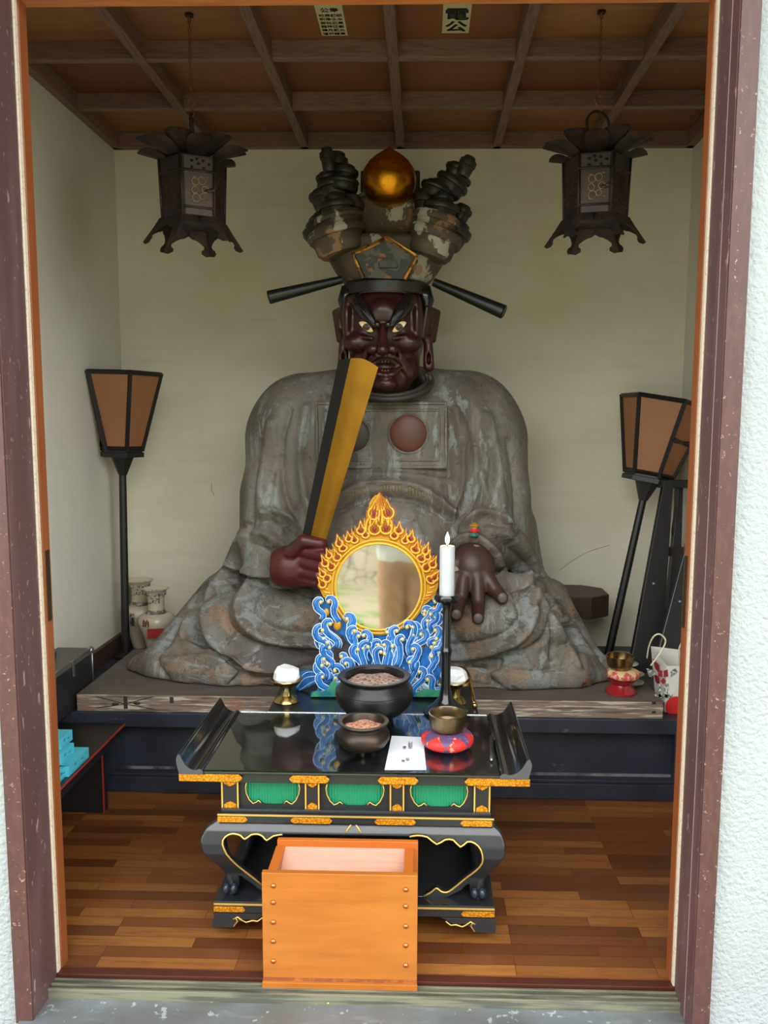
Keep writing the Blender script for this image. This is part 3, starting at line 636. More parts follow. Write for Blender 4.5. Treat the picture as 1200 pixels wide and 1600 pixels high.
# right lap
f([(845, 892), (862, 945), (850, 1000), (790, 1030), (700, 1045)], 7, -.014); f([(822, 900), (836, 950), (815, 995), (760, 1018), (690, 1026)], 7, .014); f([(800, 915), (812, 960), (790, 990), (740, 1006), (690, 1010)], 6, -.012)
f([(838, 930), (862, 960), (880, 1000), (905, 1040)], 6, .010); f([(860, 915), (900, 965), (930, 1010), (950, 1040)], 7, -.010); f([(872, 960), (900, 1000), (912, 1040)], 5, -.010); f([(868, 905), (910, 955), (945, 1010)], 5, .010)
f([(838, 948), (858, 958), (866, 990), (860, 1030)], 3, -.014); f([(770, 1040), (830, 1050), (880, 1040)], 5, -.010); f([(775, 1036), (765, 1060), (790, 1082)], 4, -.014)
f([(690, 1040), (740, 1048), (770, 1052)], 6, .010); f([(690, 1062), (730, 1066), (765, 1072)], 5, -.008); f([(420, 905), (470, 925), (520, 935), (600, 940), (700, 935)], 5, -.008)
N = normals(V, Fc)
if (N*(V-V.mean(0))).sum(1).mean() < 0: N = -N
pu = np.empty(len(V)); pv = np.empty(len(V)); dd = V-EYE; ww = dd@FW; pu = CX+FPX*(dd@RT)/ww; pv = CY-FPX*(dd@UP)/ww
face = np.clip(-(N*dd).sum(1)/np.linalg.norm(dd, axis=1)*3, 0, 1)
disp = np.zeros(len(V))
for pts, w_, h_ in F:
    q_ = polyd(pu, pv, pts); disp += h_*2.0*(np.exp(-(q_/w_)**2) if h_ > 0 else np.exp(-np.abs(q_)/w_*1.6))
disp += .002*np.sin(V[:, 0]*38+3*np.sin(V[:, 2]*6))*np.clip((V[:, 2]-.75)*3, 0, 1)
V = V+N*(disp*face)[:, None]*1.0
V[:, 2] = np.maximum(V[:, 2], ZPL+.001)
V = relax(V, Fc, 1, .3)
stat = thing('enma_statue', 'huge seated wooden king statue with dark red face, tall crown and peeling grey robe', 'statue', (-.15, 2.78, ZPL))
robe = link('robe', np_mesh('robe', V, Fc), robe_mat, stat, True, label='weathered grey-brown robe with blue-grey and ochre patches')
bvh = BVHTree.FromPolygons([Vector(p) for p in V], [tuple(int(i) for i in q) for q in Fc])
def hit(u, v, off=0.0, default=2.75):
    d = ray(u, v); r_ = bvh.ray_cast(Vector(EYE), Vector(d/np.linalg.norm(d)), 6)
    if r_[0] is None: return PY(u, v, default)
    return np.array(r_[0])-d/np.linalg.norm(d)*off
def seg(pts, k=6):
    out = []
    for a, b in zip(pts[:-1], pts[1:]):
        for i in range(k): out.append(np.array(a, float)*(1-i/k)+np.array(b, float)*i/k)
    out.append(np.array(pts[-1], float)); return out
# chest panel with double border, following the chest but stiff
def chest(u, v, o=0.0):
    # a stiff board lying against the chest
    return PY(u, v, 2.660-o)
A0 = [hit(u, v)[1] for u in (500, 560, 640, 695) for v in (635, 680, 725)]
YC = min(min(A0)-.002, 2.72)
def chest(u, v, o=0.0): return PY(u, v, YC-o)
pn = thing  # alias keeps the name list short
mb = MB(); rect = [(495, 630), (697, 630), (697, 730), (495, 730)]
mb.prism([(495, 630), (697, 630), (697, 731), (495, 731)], lambda a, b, t: PY(a, b, YC+t), 0, .10)
cp = mb.build('chest_panel', robe_mat, stat, bevel=.002, label='raised rectangular panel on the chest')
mb = MB(); mb.tube([chest(u, v, 0) for u, v in seg(rect+[rect[0]], 3)[:-1]], .0065, 6, closed=True)
r2 = [(505, 641), (686, 641), (686, 719), (505, 719)]; mb.tube([chest(u, v, 0) for u, v in seg(r2+[r2[0]], 3)[:-1]], .005, 6, closed=True)
mb.build('panel_border', robe_mat, cp, smooth=True)
mb = MB(); m = mpp(638, 677, YC); mb.ell(chest(638, 677, -.004), (30*m, .018, 30*m), n=32)
mb.build('chest_disc', M('disc_red', srgb(104, 56, 44), .5, layers=[dict(s=9, c=srgb(80, 56, 46), lo=.45, hi=.65)], bump=(60, .0006)), cp, smooth=True, label='domed dull red disc')
mb = MB(); mb.ell(chest(552, 679, -.004), (27*m, .018, 27*m), n=32)
mb.build('chest_disc', M('disc_dark', srgb(70, 62, 56), .5, bump=(60, .0006)), cp, smooth=True, label='domed dark disc')
mb = MB()
for c, r_ in (((638, 677), 32), ((552, 679), 29)): mb.tube([chest(c[0]+r_*math.cos(a), c[1]+r_*math.sin(a), 0) for a in np.linspace(0, 2*PI, 37)[:-1]], .003, 6, closed=True)
mb.build('disc_rim', robe_mat, cp, smooth=True)
# decorated sash: gold key-fret traces
mb = MB(); rn = random.Random(3); arc = cat([(518, 800), (560, 770), (600, 764), (650, 770), (700, 800)], 10)
for k in range(4, len(arc)-2):
    if rn.random() < .72 and (k < 13 or k > 17):
        a = np.array(arc[k]); h_ = rn.uniform(4, 8)
        q = [(a[0]-3, a[1]-h_), (a[0]+3, a[1]-h_), (a[0]+3, a[1]+h_*.6), (a[0]-1, a[1]+h_*.6), (a[0]-1, a[1]-h_*.2)]
        mb.tube([hit(u, v, .0015) for u, v in q], .0012, 4)
mb.build('sash_gold_trace', M('old_gold', srgb(150, 122, 60), .5, .5), stat)
# collar
mb = MB(); mb.tube([PY(606+68*math.cos(a), 596+28*math.sin(a), 2.72-.09*max(0, math.sin(a))) for a in np.linspace(-.35, PI+.35, 24)], .011, 8)
mb.tube([PY(606+62*math.cos(a), 592+26*math.sin(a), 2.72-.09*max(0, math.sin(a))) for a in np.linspace(-.35, PI+.35, 24)], .008, 8)
mb.build('collar', M('collar_dark', srgb(52, 46, 42), .5), stat, smooth=True)
# rotten wood spot at the lower right hem
mb = MB(); rn = random.Random(5)
for k in range(46):
    a = rn.uniform(0, 6.3); r_ = rn.uniform(0, 1); u = 920+14*r_*math.cos(a); v = 1072+10*r_*math.sin(a); c = hit(u, v, -.003); mb.ell(c, (.003, .006, rn.uniform(.006, .014)), R=Ry(rn.uniform(-.5, .5)), n=6)
mb.build('rotten_patch', M('rotten_wood', srgb(120, 62, 36), .9, layers=[dict(s=60, c=srgb(50, 26, 18), lo=.45, hi=.55)]), stat)

# ---- head
YH = 2.66
def hp(u, v, y=0.0): return PY(u, v, YH+y)
mh = mpp(602, 530, YH)
FX = 598.0
def head_sdf(P):
    d = s_ell(P, hp(602, 512, .11), (66*mh, .150, 92*mh))
    d = su(d, s_ell(P, hp(600, 505, .03), (61*mh, .088, 60*mh)), .02)
    d = su(d, s_ell(P, hp(601, 572, .05), (56*mh, .095, 44*mh)), .03)
    d = su(d, s_ell(P, hp(603, 598, .02), (34*mh, .075, 20*mh)), .03)       # chin
    d = su(d, s_cap(P, hp(602, 600, .12), hp(602, 625, .14), .085, .09), .02)
    for s in (-1, 1):
        X = lambda dx: FX+s*dx
        d = su(d, s_ell(P, hp(X(40), 536, -.018), (22*mh, .036, 14*mh)), .026)      # cheek
        d = su(d, s_cap(P, hp(X(14), 500, -.052), hp(X(44), 468, -.030), 7*mh, 9*mh), .014)     # brow ridge
        d = su(d, s_ell(P, hp(X(54), 500, .015), (9*mh, .06, 40*mh)), .014)
        d = ss(d, s_ell(P, hp(X(26), 512, -.066), (14*mh, .018, 9*mh), Ry(s*.5)), .008)      # eye socket
        d = su(d, s_ell(P, hp(X(15), 546, -.070), (10*mh, .020, 8*mh)), .006)       # nostril wing
        d = su(d, s_cap(P, hp(X(17), 529, -.058), hp(X(36), 526, -.048), 3.2*mh, 2.4*mh), .006)   # under-eye fold
        d = su(d, s_cap(P, hp(X(24), 545, -.056), hp(X(35), 578, -.036), 3.5*mh, 4*mh), .006)     # laugh line
        d = su(d, s_cap(P, hp(X(32), 556, -.044), hp(X(42), 584, -.024), 3*mh, 4*mh), .006)
        d = su(d, s_ell(P, hp(X(40), 578, -.014), (10*mh, .024, 16*mh)), .014)
        d = ss(d, s_ell(P, hp(X(10), 552, -.086), (3.5*mh, .012, 2.6*mh)), .004)
    d = su(d, s_ell(P, hp(599, 486, -.046), (20*mh, .026, 17*mh)), .018)        # forehead boss
    d = su(d, s_cap(P, hp(FX, 512, -.060), hp(FX, 545, -.090), 6*mh, 8*mh), .010)     # nose
    d = su(d, s_ell(P, hp(FX, 547, -.092), (9*mh, .020, 8*mh)), .006)
    d = ss(d, s_ell(P, hp(602, 571, -.075), (23*mh, .050, 11*mh)), .006)        # open mouth
    for (pts, r_) in ((((578, 566, -.046), (590, 557, -.066), (602, 556, -.072), (616, 558, -.062), (626, 566, -.044)), 3.4), (((582, 578, -.046), (592, 585, -.060), (603, 587, -.064), (614, 585, -.058), (624, 576, -.044)), 3.6)):
        for a, b_ in zip(pts[:-1], pts[1:]): d = su(d, s_cap(P, hp(*a), hp(*b_), r_*mh, r_*mh), .004)
    d = su(d, s_ell(P, hp(603, 600, -.048), (17*mh, .026, 10*mh)), .010)
    for dx in (-4, 5): d = ss(d, s_cap(P, hp(FX+dx, 496, -.082), hp(FX+dx*.6, 507, -.082), 1.6*mh, 1.6*mh), .004)
    return d
head = sdf_obj('head', head_sdf, (-.32, 2.50, 1.17), (.06, 3.0, 1.72), .0036, skin_mat, stat, 1, 'glossy dark red face with glaring eyes and open mouth')
for s in (-1, 1):
    def ear_sdf(P, s=s):
        X = lambda dx: 603+s*dx
        d = s_box(P, hp(X(69), 507, .055), (5*mh, .045, 27*mh), .010, Ry(s*.16)@Rz(-s*.55))
        d = su(d, s_cap(P, hp(X(66), 530, .04), hp(X(67), 572, .04), 7*mh, 9*mh), .015)
        d = ss(d, s_ell(P, hp(X(72), 506, .02), (6*mh, .035, 19*mh), Ry(s*.16)), .005)
        d = ss(d, s_ell(P, hp(X(67), 560, .02), (3*mh, .03, 10*mh)), .005)
        return d
    c = hp(603+s*68, 535, .05); sdf_obj('ear', ear_sdf, c-np.array([.07, .09, .16]), c+np.array([.07, .09, .16]), .004, skin_mat, head, 1)
    X = lambda dx: FX+s*dx
    al = []
    for t in np.linspace(0, 1, 13): al.append((X(14+24*t), 518-14*t-8*math.sin(PI*t)**.75))
    for t in np.linspace(1, 0, 13)[1:-1]: al.append((X(14+24*t), 518-14*t+6.5*math.sin(PI*t)**.75))
    cx_, cy_ = X(25.5), 511.0
    def eyf(a, b, t, s=s, cx_=cx_):
        r_ = ((a-cx_)/12)**2+((b-511)/10)**2; return hp(a, b, -.086+.0035*r_+t)
    vs0 = [eyf(cx_, cy_, 0)]; fs0 = []
    nr = 5
    for k in range(1, nr+1):
        for (a, b_) in al: vs0.append(eyf(cx_+(a-cx_)*k/nr, cy_+(b_-cy_)*k/nr, 0))
    n_ = len(al)
    for j in range(n_): fs0.append((0, 1+j, 1+(j+1) % n_))
    for k in range(nr-1):
        for j in range(n_): fs0.append((1+k*n_+j, 1+k*n_+(j+1) % n_, 1+(k+1)*n_+(j+1) % n_, 1+(k+1)*n_+j))
    for (a, b_) in al: vs0.append(eyf(a, b_, .026))
    o_ = 1+nr*n_
    for j in range(n_): fs0.append((1+(nr-1)*n_+j, 1+(nr-1)*n_+(j+1) % n_, o_+(j+1) % n_, o_+j))
    eo = MB().add(vs0, fs0).build('eye', eye_m, head, smooth=True, label='pale ivory slanted eye')
    MB().ell(hp(cx_, 511, -.0855), (6*mh, .0024, 5.4*mh), n=20).build('iris', iris_m, eo, smooth=True)
    MB().ell(hp(cx_, 511, -.0868), (4*mh, .0024, 3.6*mh), n=20).build('pupil', pupil_m, eo, smooth=True)
    MB().tube([eyf(a, b_, -.001) for a, b_ in al], .0013, 6, closed=True).build('eyelid', pupil_m, eo, smooth=True)
    pts = [(X(9.5), 507, -.082), (X(14), 506, -.082), (X(20), 498, -.078), (X(28), 488, -.070), (X(36), 476, -.060), (X(43), 461, -.046)]
    rr = [3.8, 5, 8, 11, 11, 7]
    P_ = cat([np.array(hp(a, b_, y)) for a, b_, y in pts], 5); Rr = np.interp(np.linspace(0, 5, len(P_)), range(6), rr)*mh
    mb = MB().tube(P_, Rr, 12, flat=.7); mb.ell(hp(X(8.5), 507, -.084), (5*mh, .008, 5*mh), n=14)
    for off in (-3, 3): mb.tube([p+np.array([s*off*mh*.7, -.75*r_, off*mh*.5]) for p, r_ in zip(P_[6:], Rr[6:])], 1.4*mh, 6)
    mb.build('eyebrow', brow_m, head, smooth=True)
    MB().tube([hp(603+s*58, 450, .03), hp(603+s*64, 470, .04), hp(603+s*62, 495, .05), hp(603+s*60, 520, .05)], [12*mh, 12*mh, 6*mh, 2*mh], 10).build('temple_hair', brow_m, head, smooth=True)
mb = MB()
for k in range(-3, 4): mb.ell(hp(602+k*5.0, 564+abs(k)*.5, -.044+.002*k*k), (2.5*mh, .004, 3*mh), n=8).ell(hp(602+k*4.6, 580-abs(k)*.3, -.038+.002*k*k), (2.2*mh, .004, 2.6*mh), n=8)
mb.build('teeth', M('teeth_dark', srgb(92, 66, 54), .3), head, smooth=True)
MB().tube([hp(562, 458, -.030), hp(575, 456, -.048), hp(600, 455, -.060), hp(625, 456, -.048), hp(640, 458, -.030)], .0012, 5).build('hairline_mark', M('hairline_grey', srgb(110, 80, 78), .5), head)

# ---- crown
cro = thing  # crown parts are children of one crown mesh
ax = hp(604, 450, .09); mc = mpp(604, 400, YH)
def cz(v): return zv(v, YH+.02, 604)
mb = MB(); mb.lathe([(60*mc, cz(462)), (70*mc, cz(460)), (71*mc, cz(444)), (68*mc, cz(440)), (55*mc, cz(438))], (ax[0], ax[1], 0), 48, sy=1.0)
crown = mb.build('crown', crown_black, stat, auto=35, label='tall flared crown with stacked side ornaments, black band and gold jewel')
def crown_sdf(P):
    def rad(z):  # flare from the band up
        t = np.clip((z-cz(440))/(cz(372)-cz(440)), 0, 1); return (66+42*t**.75)*mc
    q = P-np.array([ax[0], ax[1], 0]); z = P[..., 2]
    rr = np.sqrt(q[..., 0]**2+(q[..., 1]*1.25)**2)
    d = -su(-np.maximum(rr-rad(z), cz(441)-z), -(z-cz(372)), .05)
    bl = s_box(P, (ax[0], ax[1]+.01, (cz(438)+cz(298))/2), (50*mc, .095, (cz(298)-cz(438))/2), .035)
    d = su(d*.8, bl, .045)
    dx = np.abs(q[..., 0]); # carved scallops
    for s in (-1, 1):
        for (u0, v0, r_) in ((40, 395, 15), (62, 385, 15), (84, 370, 14)):
            d = su(d, s_ell(P, hp(604+s*u0, v0, -.03+.0012*u0), (r_*mc, .03, 36*mc), Ry(s*.45)), .010)
    return d
sdf_obj('crown_body', crown_sdf, (ax[0]-.30, ax[1]-.22, cz(450)), (ax[0]+.30, ax[1]+.22, cz(280)), .005, crown_mat, crown, 1, 'peeling grey and brown crown body')
def stack(lst, name='cloud_ornament', mat=None):
    mb = MB()
    for (u, v, r_, h_, tilt, yo) in lst:
        c = hp(u, v, yo); m_ = mpp(u, v, YH+yo); r = r_*m_; h2 = h_*m_/2; R = Ry(math.radians(tilt))
        mb.lathe([(0, -h2*1.1), (r*.74, -h2*1.1), (r*.86, -h2*.8), (r*.91, -h2*.1), (r*.91, h2*.15), (r*1.03, h2*.2), (r*1.08, h2*.5), (r*1.03, h2*.85), (r*.74, h2*.88), (r*.72, h2*1.25), (r*.60, h2*1.35), (0, h2*1.35)], c, 32, R)
    return mb
SL = [(529, 376, 44, 40, -16, -.03), (531, 350, 37, 30, -13, -.04), (527, 330, 28, 26, -8, -.05), (524, 316, 15, 20, -5, -.06), (507, 365, 30, 36, -28, .02), (548, 330, 20, 36, 4, .0), (538, 276, 20, 26, 10, .0), (534, 290, 25, 18, 4, -.01),
      (517, 345, 32, 26, -20, .05), (510, 312, 25, 26, -14, .03), (522, 296, 24, 26, -8, .0), (513, 283, 18, 20, -10, .01), (526, 262, 16, 34, 6, .02), (513, 252, 12, 30, -8, -.03), (541, 300, 16, 30, 12, .03)]
SR = [(676, 380, 41, 42, 18, -.03), (680, 352, 35, 34, 15, -.04), (688, 332, 27, 26, 10, -.05), (692, 315, 15, 20, 8, -.06), (706, 368, 26, 36, 30, .02), (664, 320, 18, 34, 4, .0), (680, 300, 24, 20, 22, -.01),
      (700, 356, 30, 30, 30, .04), (684, 300, 22, 24, 28, .0), (703, 292, 26, 24, 34, .01), (714, 282, 20, 20, 32, .02), (712, 268, 17, 18, 22, .0), (728, 262, 13, 26, 24, -.03), (720, 335, 15, 22, 24, .02)]
for lst in (SL, SR):
    for k, it in enumerate(lst):
        m_ = crown_mat if k in (0, 1) else crown_black
        stack([it]).build('cloud_ornament', m_, crown, auto=40)
# jewel
mj = mpp(608, 280, YH); zc_ = hp(608, 280, -.02)
pr_ = [(0, -42), (20, -38), (34, -28), (41, -12), (42, 2), (39, 14), (31, 26), (20, 35), (10, 41), (3, 46), (0, 49)]
MB().lathe([(r*mj, z*mj) for r, z in pr_], zc_, 48, R=Rx(math.radians(4))).build('jewel', jewel_gold, crown, smooth=True, label='gold flaming jewel, onion shaped')
MB().box(hp(562, 280)[0], hp(656, 280)[0], YH+.03, YH+.09, cz(300), cz(264)).build('jewel_backing', crown_black, crown, bevel=.006)
# gold pentagon frame with broken panel
def cf(u, v, o=0.0):
    t = (v-370)/70; return hp(u, v, -.100+.045*t-o)
pent = [(567, 434), (552, 397), (604, 372), (651, 400), (632, 436)]
MB().prism([(569, 434), (555, 399), (604, 375), (648, 401), (631, 436)], lambda a, b, t: cf(a, b, t), -.02, .002).build('crown_plate', M('crown_plate_m', srgb(84, 82, 74), .6, layers=[dict(s=20, c=srgb(52, 54, 54), lo=.48, hi=.52), dict(s=26, c=srgb(140, 84, 60), lo=.6, hi=.62, seed=5)], bump=(60, .002)), crown)
mb = MB(); mb.tube([cf(u, v, .004) for u, v in pent], [4*mc]*5, 6)
mb.build('crown_plate_border', M('gold_worn', srgb(190, 130, 50), .4, .7, layers=[dict(s=30, c=srgb(80, 60, 40), lo=.52, hi=.58)]), crown)
mb = MB(); mb.box(cf(584, 0)[0], cf(618, 0)[0], YH-.078, YH-.06, zv(420, YH-.06), zv(398, YH-.06)).box(cf(580, 0)[0], cf(600, 0)[0], YH-.082, YH-.06, zv(406, YH-.06), zv(400, YH-.06))
mb.build('crown_bracket', crown_black, crown, bevel=.002)
# hat pins
for a, b_, ya, yb, ra, rb in (((534, 437), (419, 465), .03, -.01, 6, 10.5), ((678, 441), (788, 488), .02, -.04, 6.5, 11)):
    A = hp(*a, ya); B = hp(*b_, yb); m_ = mpp(600, 450, YH)
    dv = (B-A)/np.linalg.norm(B-A)
    MB().tube([A, A+(B-A)*.5, B-dv*.003, B, B-dv*.006], [ra*m_, (ra*.45+rb*.55)*m_, rb*m_, rb*.86*m_, rb*.6*m_], 20).build('crown_pin', M('pin_black', (.010, .010, .010), .38), crown, auto=50)

# ---- hands
def finger(P, d, pts, rs, k=.006):
    e = None
    for i in range(len(pts)-1):
        s_ = s_cap(P, pts[i], pts[i+1], rs[i], rs[i+1]); e = s_ if e is None else su(e, s_, .004)
    return su(d, e, k)
YL = 2.545
ml = mpp(460, 880, YL)
def q(u, v, y=0.0): return PY(u, v, YL+y)
def lh(P):
    d = s_ell(P, q(452, 885, .03), (33*ml, .045, 34*ml))
    d = su(d, s_ell(P, q(468, 888, .025), (30*ml, .04, 30*ml)), .02)
    d = su(d, s_cap(P, q(430, 885, .08), q(445, 888, .04), 24*ml, 26*ml), .03)
    rows = [((474, 862), (505, 869), (520, 873)), ((470, 878), (500, 886), (516, 889)), ((468, 893), (496, 900), (513, 902)), ((470, 906), (492, 911), (508, 912))]
    for i, (a, b_, c_) in enumerate(rows):
        r = (10.5, 10, 9.5, 7.5)[i]*ml
        d = finger(P, d, [q(*a, .005), q(*b_, -.020), q(*c_, .0), q(c_[0]-4, c_[1], .028)], [r*1.05, r, r*.95, r*.85], .005)
    d = finger(P, d, [q(456, 862, .0), q(474, 845, -.018), q(503, 850, -.012)], [12*ml, 10*ml, 9.5*ml], .010)
    return d
sdf_obj('hand', lh, q(415, 935, -.07), q(530, 820, .14), .0033, hand_mat, stat, 1, 'dark red fist closed round the tablet')
MB().ell(q(499, 849.5, -.0285), (7*ml, .003, 5.5*ml), n=14).build('thumbnail', hand_mat, stat, smooth=True)
YR = 2.59
def q2(u, v, y=0.0): return PY(u, v, YR+y)
mr_ = mpp(740, 900, YR)
def rh(P):
    d = s_ell(P, q2(738, 886, .045), (34*mr_, .050, 38*mr_))
    d = su(d, s_cap(P, q2(738, 870, .12), q2(738, 890, .05), 30*mr_, 30*mr_), .03)
    d = finger(P, d, [q2(724, 905, .0), q2(721, 930, -.028), q2(713, 962, -.020)], [12*mr_, 10.5*mr_, 9.5*mr_], .012)
    d = finger(P, d, [q2(746, 905, .0), q2(747, 938, -.030), q2(747, 966, -.018)], [12*mr_, 10.5*mr_, 9.5*mr_], .012)
    d = finger(P, d, [q2(760, 900, .01), q2(772, 920, -.012), q2(784, 934, -.010)], [12*mr_, 11.5*mr_, 10.5*mr_], .014)
    d = finger(P, d, [q2(712, 900, .01), q2(704, 925, -.016), q2(696, 950, -.010)], [11*mr_, 9*mr_, 8*mr_], .010)
    d = finger(P, d, [q2(708, 880, .03), q2(696, 898, .005), q2(690, 915, .0)], [12*mr_, 10*mr_, 8.5*mr_], .012)
    return d
sdf_obj('hand', rh, q2(675, 995, -.09), q2(812, 828, .2), .0033, hand_mat2, stat, 1, 'dark brown open hand resting on the knee, fingers pointing down')
nail = M('nail_grey', srgb(104, 94, 88), .4)
for (u, v, y) in ((713, 960, -.044), (747, 966, -.042), (785, 934, -.036)):
    MB().ell(q2(u, v, y), (7.5*mr_, .006, 8*mr_), n=14).build('fingernail', nail, stat, smooth=True)
# ---- the ritual tablet held in the fist
tb = thing('ritual_tablet', 'long gilded ritual tablet with black edge held upright in the red fist of the statue', 'tablet', PY(497, 845, 2.50))
ft = [(484, 845), (508, 848), (591, 574), (548, 560)]
bkoff = [(-13, -1), (-6, -1), (-17, 2), (-19, 2)]
Yf = [2.545, 2.535, 2.40, 2.41]; Yb = [2.575, 2.575, 2.465, 2.465]
FP = [PY(*a, y) for a, y in zip(ft, Yf)]; BP = [PY(a[0]+o[0], a[1]+o[1], y) for a, o, y in zip(ft, bkoff, Yb)]
def bl(Q, s, t): return (Q[0]*(1-s)+Q[1]*s)*(1-t)+(Q[3]*(1-s)+Q[2]*s)*t
def topc(s, t): return 0.010*math.sin(PI*s)*t**8
mb = MB(); mb.grid(lambda s, t: bl(FP, s, t)+np.array([0, -.006*math.sin(PI*s), topc(s, t)]), 9, 16)
face_me = mb
mb2 = MB(); 
mb2.grid(lambda s, t: bl(FP, s, t)+np.array([0, -.006*math.sin(PI*s)+.002, topc(s, t)]), 9, 16)
mb2.grid(lambda s, t: bl(BP, s, t)+np.array([0, 0, topc(s, t)]), 9, 16)
for s0 in (0, 1): mb2.grid(lambda s, t, s0=s0: bl(FP, s0, t)*(1-s)+bl(BP, s0, t)*s+np.array([0, .002*(1-s), topc(s0, t)]), 2, 16)
for t0 in (0, 1): mb2.grid(lambda s, t, t0=t0: (bl(FP, s, t0)+np.array([0, -.006*math.sin(PI*s)+.002, 0]))*(1-t)+bl(BP, s, t0)*t+np.array([0, 0, topc(s, t0)]), 9, 2)
link('tablet_edge', mb2.mesh('tablet_edge'), M('tablet_black', (.006, .006, .006), .45), tb)
link('gilded_face', mb.mesh('gilded_face'), gold_leaf, tb, True)
# small figurine standing on the sleeve
c = hit(741, 838, .0); mf = mpp(741, 830, float(c[1]))
fg = thing('tiny_figurine', 'tiny red, gold and green painted figurine perched on the statue sleeve above the brown hand', 'figurine', c)
MB().lathe([(0, 0), (7*mf, 0), (8*mf, 2*mf), (6*mf, 5*mf), (0, 6*mf)], c, 16).build('base', wave_green, fg, smooth=True)
mb = MB(); mb.ell(c+np.array([0, 0, 9*mf]), (6*mf, 4*mf, 5*mf), n=12); mb.ell(c+np.array([-6*mf, -.002, 9*mf]), 2.2*mf, n=8).ell(c+np.array([6*mf, -.002, 9*mf]), 2.2*mf, n=8); mb.build('body', bright_red, fg, smooth=True)
MB().ell(c+np.array([0, -.001, 14.5*mf]), 4*mf, n=12).build('head', M('fig_face', srgb(226, 176, 120), .5), fg, smooth=True)
MB().lathe([(0, 16*mf), (7.5*mf, 16*mf), (7*mf, 18*mf), (4*mf, 19*mf), (3*mf, 21.5*mf), (0, 22*mf)], (c[0], c[1], c[2]), 16).build('hat', flame_gold, fg, smooth=True)
# ------------------------------------------------------------------ altar table
YT = 1.75; ZT = zv(1205, YT, 550); YTR = 2.115
tabx0 = xu(280, YT, 1218); tabx1 = xu(827, YT, 1225); TX0 = xu(318, YT, 1203); TX1 = xu(781, YT, 1203)
tab = thing('altar_table', 'low black lacquered altar table with gold fittings, green frieze and curled-up ends', 'table', ((tabx0+tabx1)/2, 1.93, 0))
zf = lambda v, y=YT: zv(v, y, 550)
tb0, tb1 = zf(1222), ZT-.006
MB().box(tabx0-.002, tabx1, YT, YTR+.01, zf(1213.5), tb1).build('tabletop', lacquer_soft, tab, bevel=.002)
MB().box(tabx0+.004, tabx1-.004, YT+.008, YTR, zf(1228), zf(1213.5)).build('top_rail', lacquer_soft, tab, bevel=.001)
# curled ends
wing_mat = lacquer
def wing(sgn):
    xo = tabx0-.004 if sgn < 0 else tabx1+.004; xi = TX0 if sgn < 0 else TX1
    w_ = xi-xo
    top = [(0.0, .030), (.07, .040), (.16, .036), (.30, .019), (.48, .007), (.70, .003), (.88, .006), (1.0, .000)]
    P_ = cat([np.array(p) for p in top], 4)
    prof = [(p[0], p[1]) for p in P_]+[(1.0, -.006), (.10, -.006), (.06, .004), (.0, .022)]
    mb = MB(); mb.prism(prof, lambda a, b, t: np.array([xo+a*w_, t, ZT-.004+b]), YT-.004, YTR+.008)
    return mb
for s in (-1, 1):
    wo_ = wing(s).build('curled_end', lacquer, tab, auto=40)
    # grey lacquer end grain of the scroll
    xo = tabx0-.004 if s < 0 else tabx1+.004; xi = TX0 if s < 0 else TX1; w_ = xi-xo
    top = [(0.0, .030), (.07, .040), (.16, .036), (.30, .019), (.48, .007), (.70, .003), (.88, .006), (1.0, .000)]
    P_ = cat([np.array(p) for p in top], 4); prof = [(p[0], p[1]) for p in P_]+[(1.0, -.006), (.10, -.006), (.06, .004), (.0, .022)]
    MB().prism(prof, lambda a, b, t: np.array([xo+a*w_, t, ZT-.004+b]), YT-.007, YT-.0035).build('scroll_end', M('scroll_grey', srgb(78, 80, 84), .35, .3), wo_)
# glass sheet
gl = MB().box(TX0+.001, TX1-.001, YT-.002, YTR+.006, ZT-.0058, ZT-.0008).build('glass_sheet', glass); setp(gl, 'clear glass sheet lying on the altar tabletop', 'glass sheet')
ZG = ZT-.0008
# gold fittings with pointed ends
def fitting(x0, x1, y, z0, z1, lp, rp, par, t=.0025):
    h = (z1-z0)/2; zc2 = (z0+z1)/2; poly = []
    poly += [(x0+(h*1.0 if lp else 0), z0), (x1-(h*1.0 if rp else 0), z0)]
    if rp: poly += [(x1-h*.45, z0+h*.45), (x1, zc2), (x1-h*.45, z1-h*.45)]
    poly += [(x1-(h*1.0 if rp else 0), z1), (x0+(h*1.0 if lp else 0), z1)]
    if lp: poly += [(x0+h*.45, z1-h*.45), (x0, zc2), (x0+h*.45, z0+h*.45)]
    return MB().prism(poly, lambda a, b, tt: np.array([a, y+tt, b]), -t, .001).build('gold_fitting', gold_fit, par, bevel=.0006)
def px2(u, v, y=YT): return xu(u, y, v)
for (u0, u1, v0, v1, l, r_) in ((280, 379, 1208.5, 1219.5, 0, 1), (452, 515, 1210.5, 1221.5, 1, 1), (590, 654, 1213, 1224, 1, 1), (726, 828, 1216, 1227, 1, 0)):
    fitting(px2(u0, 1215), px2(u1, 1215), YT, zf(1224), zf(1213), l, r_, tab, .003)
